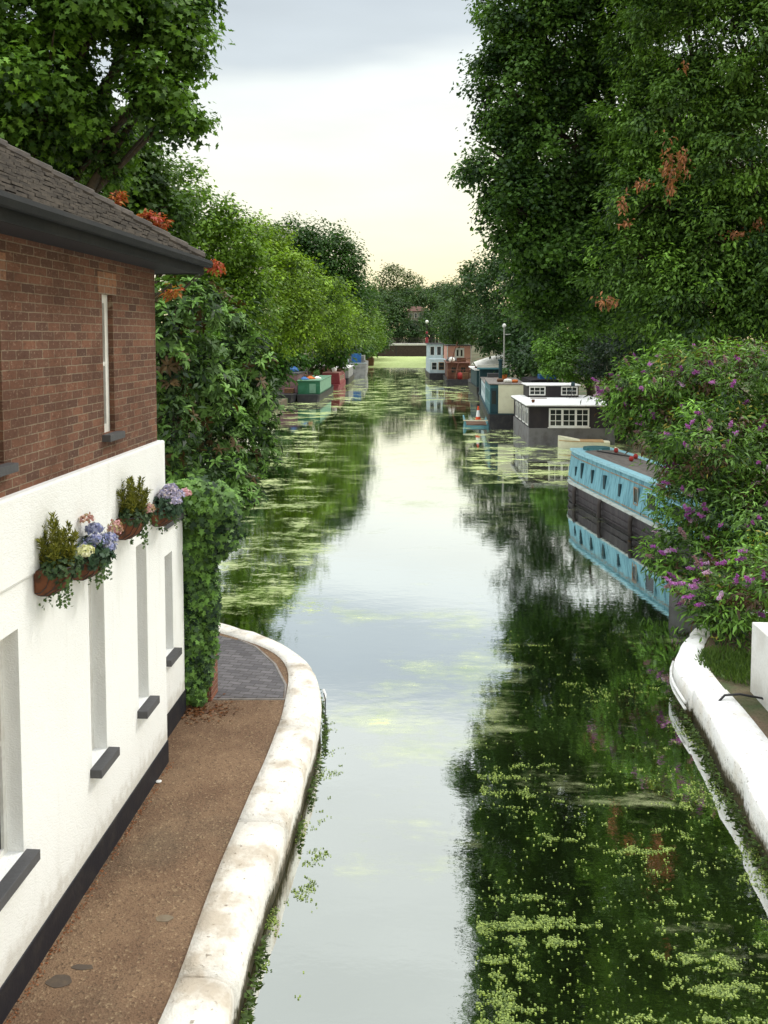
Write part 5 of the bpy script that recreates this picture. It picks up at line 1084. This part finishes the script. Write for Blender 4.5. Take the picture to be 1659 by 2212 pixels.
MB().tube([(0, 0, 0), (0, 0, 1.2), (0, 0, 4.0)], [.22, .1, .07], 8).build('post', paint('dark_iron', (.03, .022, .022), .6), lp); MB().lathe((0, 0, 4.0), [(0, 0), (.25, .05), (.46, .35), (.46, .6), (.28, .9), (0, .98)], 14).build('globe', paint('milk_glass', (.85, .87, .85), .3), lp, True)
MB().lathe((0, 0, 1.0), [(.06, 0), (.3, .15), (.3, .5), (.06, .75)], 6).build('emblem', paint('bridge_red', (.28, .03, .045), .6), lp)
h0 = aty(881, 690, 284)
t = thing('house', 'pale house with red-brown roof glimpsed through trees beyond the bridge', 'house', (h0.x, 284, .5))
MB().box(0, 5.0, 0, 6, 0, aty(880, 672, 284).z - .5).build('wall', paint('yellowish_stucco', (.36, .33, .25), .8), t)
zz = aty(880, 672, 284).z - .5
MB().loft([[(-.3, y, zz), (5.3, y, zz), (4.2, y + 1.2 * (1 if y < 0 else -1), zz + 1.5), (.8, y + 1.2 * (1 if y < 0 else -1), zz + 1.5)] for y in (-.4, 6.4)]).build('roof', paint('red_brown_roof', (.20, .11, .09), .8), t)
for x in (.5, 2.1, 3.6): endwin(t, x, x + .9, zz - 2.2, zz - .6, 0, 2, 2, ft=.12); 
h1 = aty(934, 640, 340)
t = thing('tower', 'small dark turret with white belfry above the far trees', 'tower', (h1.x, 340, .5)); zz = h1.z - .5
MB().box(-1, 1, -1, 1, 0, zz - 1.2).build('shaft', GREYSILL, t); MB().box(-.8, .8, -.8, .8, zz - 1.2, zz + .8).build('belfry', WHITE, t); MB().loft([[(-1.1, -1.1, zz + .8), (1.1, -1.1, zz + .8), (1.1, 1.1, zz + .8), (-1.1, 1.1, zz + .8)], [(-.08, -.08, zz + 3.2), (.08, -.08, zz + 3.2), (.08, .08, zz + 3.2), (-.08, .08, zz + 3.2)]]).build('spire', GREYSILL, t)

# loose things lying on boats
def bits(spec):
    for nm, x, y, z, kind, sz, m_, lb in spec:
        if kind == 'crate':
            mb = MB(); sx, sy, sz_ = sz
            for k in range(3): mb.box(-sx / 2, sx / 2, -sy / 2, sy / 2, k * sz_ / 3 + .01, (k + 1) * sz_ / 3 - .01)
            mb.box(-sx / 2 + .02, sx / 2 - .02, -sy / 2 + .02, sy / 2 - .02, 0, sz_ - .02)
        elif kind == 'logs':
            mb = MB()
            for k in range(5): mb.tube([(-sz[0] / 2, (k % 3 - 1) * .13, .07 + .12 * (k // 3)), (sz[0] / 2, (k % 3 - 1) * .13 + .02, .07 + .12 * (k // 3))], .065, 7)
        elif kind == 'heap':
            mb = MB().lathe((0, 0, 0), [(0, 0), (sz[0], 0), (sz[0] * 1.05, sz[2] * .3), (sz[0] * .7, sz[2] * .75), (sz[0] * .2, sz[2]), (0, sz[2])], 9)
        elif kind == 'pole':
            mb = MB().tube([(0, 0, 0), (sz[0], sz[1], sz[2])], .045, 6)
        else:
            mb = MB().lathe((0, 0, 0), [(0, 0), (.16, 0), (.2, .3), (.17, .3)], 10)
        o = mb.build(nm, m_, None, kind == 'heap'); o.location = (x, y, z); tag(o, lb, nm.replace('_', ' '))
        if kind == 'plant': 
            pl = bush('foliage', o, (0, 0, .5), (.3, .3, .28), 260, (.03, .08, .02), (.12, .26, .05), int(abs(x * 100)), .12, 'oval', .5)
bits([
 ('crate', -11.5, 76.4, 1.83, 'crate', (.7, .5, .35), WOODB, 'brown crate on the green narrowboat roof behind the cream bundle'),
 ('potted_plant', -10.9, 77.5, 1.83, 'plant', None, TERRA, 'potted plant at the canal side of the green narrowboat roof'),
 ('potted_plant', -11.2, 91.5, 1.84, 'plant', None, TERRA, 'potted plant midway on the maroon narrowboat roof'),
 ('log_stack', -11.0, 93.0, 1.84, 'logs', (1.1, 0, 0), WOODB, 'stack of logs on the maroon narrowboat roof'),
 ('potted_plant', -12.2, 100.8, 1.98, 'plant', None, ORANGE, 'bushy plant on the near end of the white narrowboat roof'),
 ('crate', -11.4, 104, 1.98, 'crate', (.6, .6, .4), WOODB, 'small crate on the white narrowboat roof'),
 ('tarpaulin_heap', -10.9, 122.6, 2.0, 'heap', (.6, .6, 1.0), GREYB, 'grey heap beside the blue tarpaulin on the cruiser'),
 ('timber_pole', -12.8, 121.5, 1.95, 'pole', (.9, 1, 1.6), WOODB, 'slanting brown pole on the grey cruiser'),
 ('crate', -12.8, 74.2, .72, 'crate', (.8, .8, .4), WOODB, 'crate on the foredeck of the dark open barge'),
 ('tarpaulin_heap', -13.1, 78, 2.4, 'heap', (.5, .5, .5), TARP, 'blue heap on the mauve cabin roof'),
 ('timber_pole', 1.3, 100.5, 2.6, 'pole', (2.4, .4, .5), WOODB, 'long brown timber lying across the rusty barge roof'),
 ('timber_pole', 1.9, 99.2, .75, 'pole', (.4, 1.2, 1.9), RUST, 'rusty pole leaning on the rusty barge cabin'),
 ('crate', 3.0, 100.0, .72, 'crate', (.8, .7, .8), WOODB, 'brown crate on the stern of the rusty barge'),
 ('crate', 2.7, 103.5, 2.6, 'crate', (1.1, .8, .5), RUST, 'rust-red box on the rusty barge roof'),
 ('tarpaulin_heap', 1.6, 105, 2.6, 'heap', (.7, .7, .6), GREYSILL, 'dark heap at the far end of the rusty barge roof'),
 ('potted_plant', 3.6, 82.5, 2.6, 'plant', None, TERRA, 'potted plant on the flat white roof left of the awning'),
 ('crate', 6.0, 80.6, 2.6, 'crate', (.7, .6, .5), WOODB, 'crate beneath the high side of the white awning'),
 ('potted_plant', 4.4, 58.5, 2.72, 'plant', None, ORANGE, 'potted plant on the barge roof beyond the chimney'),
 ('log_stack', 4.6, 63, 2.37, 'logs', (1.2, 0, 0), WOODB, 'log stack on the lower roof of the teal barge near the mast'),
 ('crate', 4.2, 67, 2.37, 'crate', (.9, .7, .4), GREYSILL, 'grey box on the lower roof of the teal barge'),
 ('rope_heap', 6.9, 60.0, 1.52, 'heap', (.5, .5, .35), CANVAS, 'pale rope heap on the deck of the dark cruiser'),
])
# parasol disc on a post by the awning
q = aty(1098, 766, 80); t = thing('parasol', 'dark post topped with a small white parasol right of the awning', 'parasol', (q.x, 80, 1.0))
MB().tube([(0, 0, 0), (0, 0, q.z - 1.1)], .05, 6).build('post', WOODB, t); MB().lathe((0, 0, q.z - 1.3), [(.55, 0), (.4, .14), (.05, .26), (0, .27), (.02, .2), (.5, -.01)], 12).build('canopy', CANVAS, t)
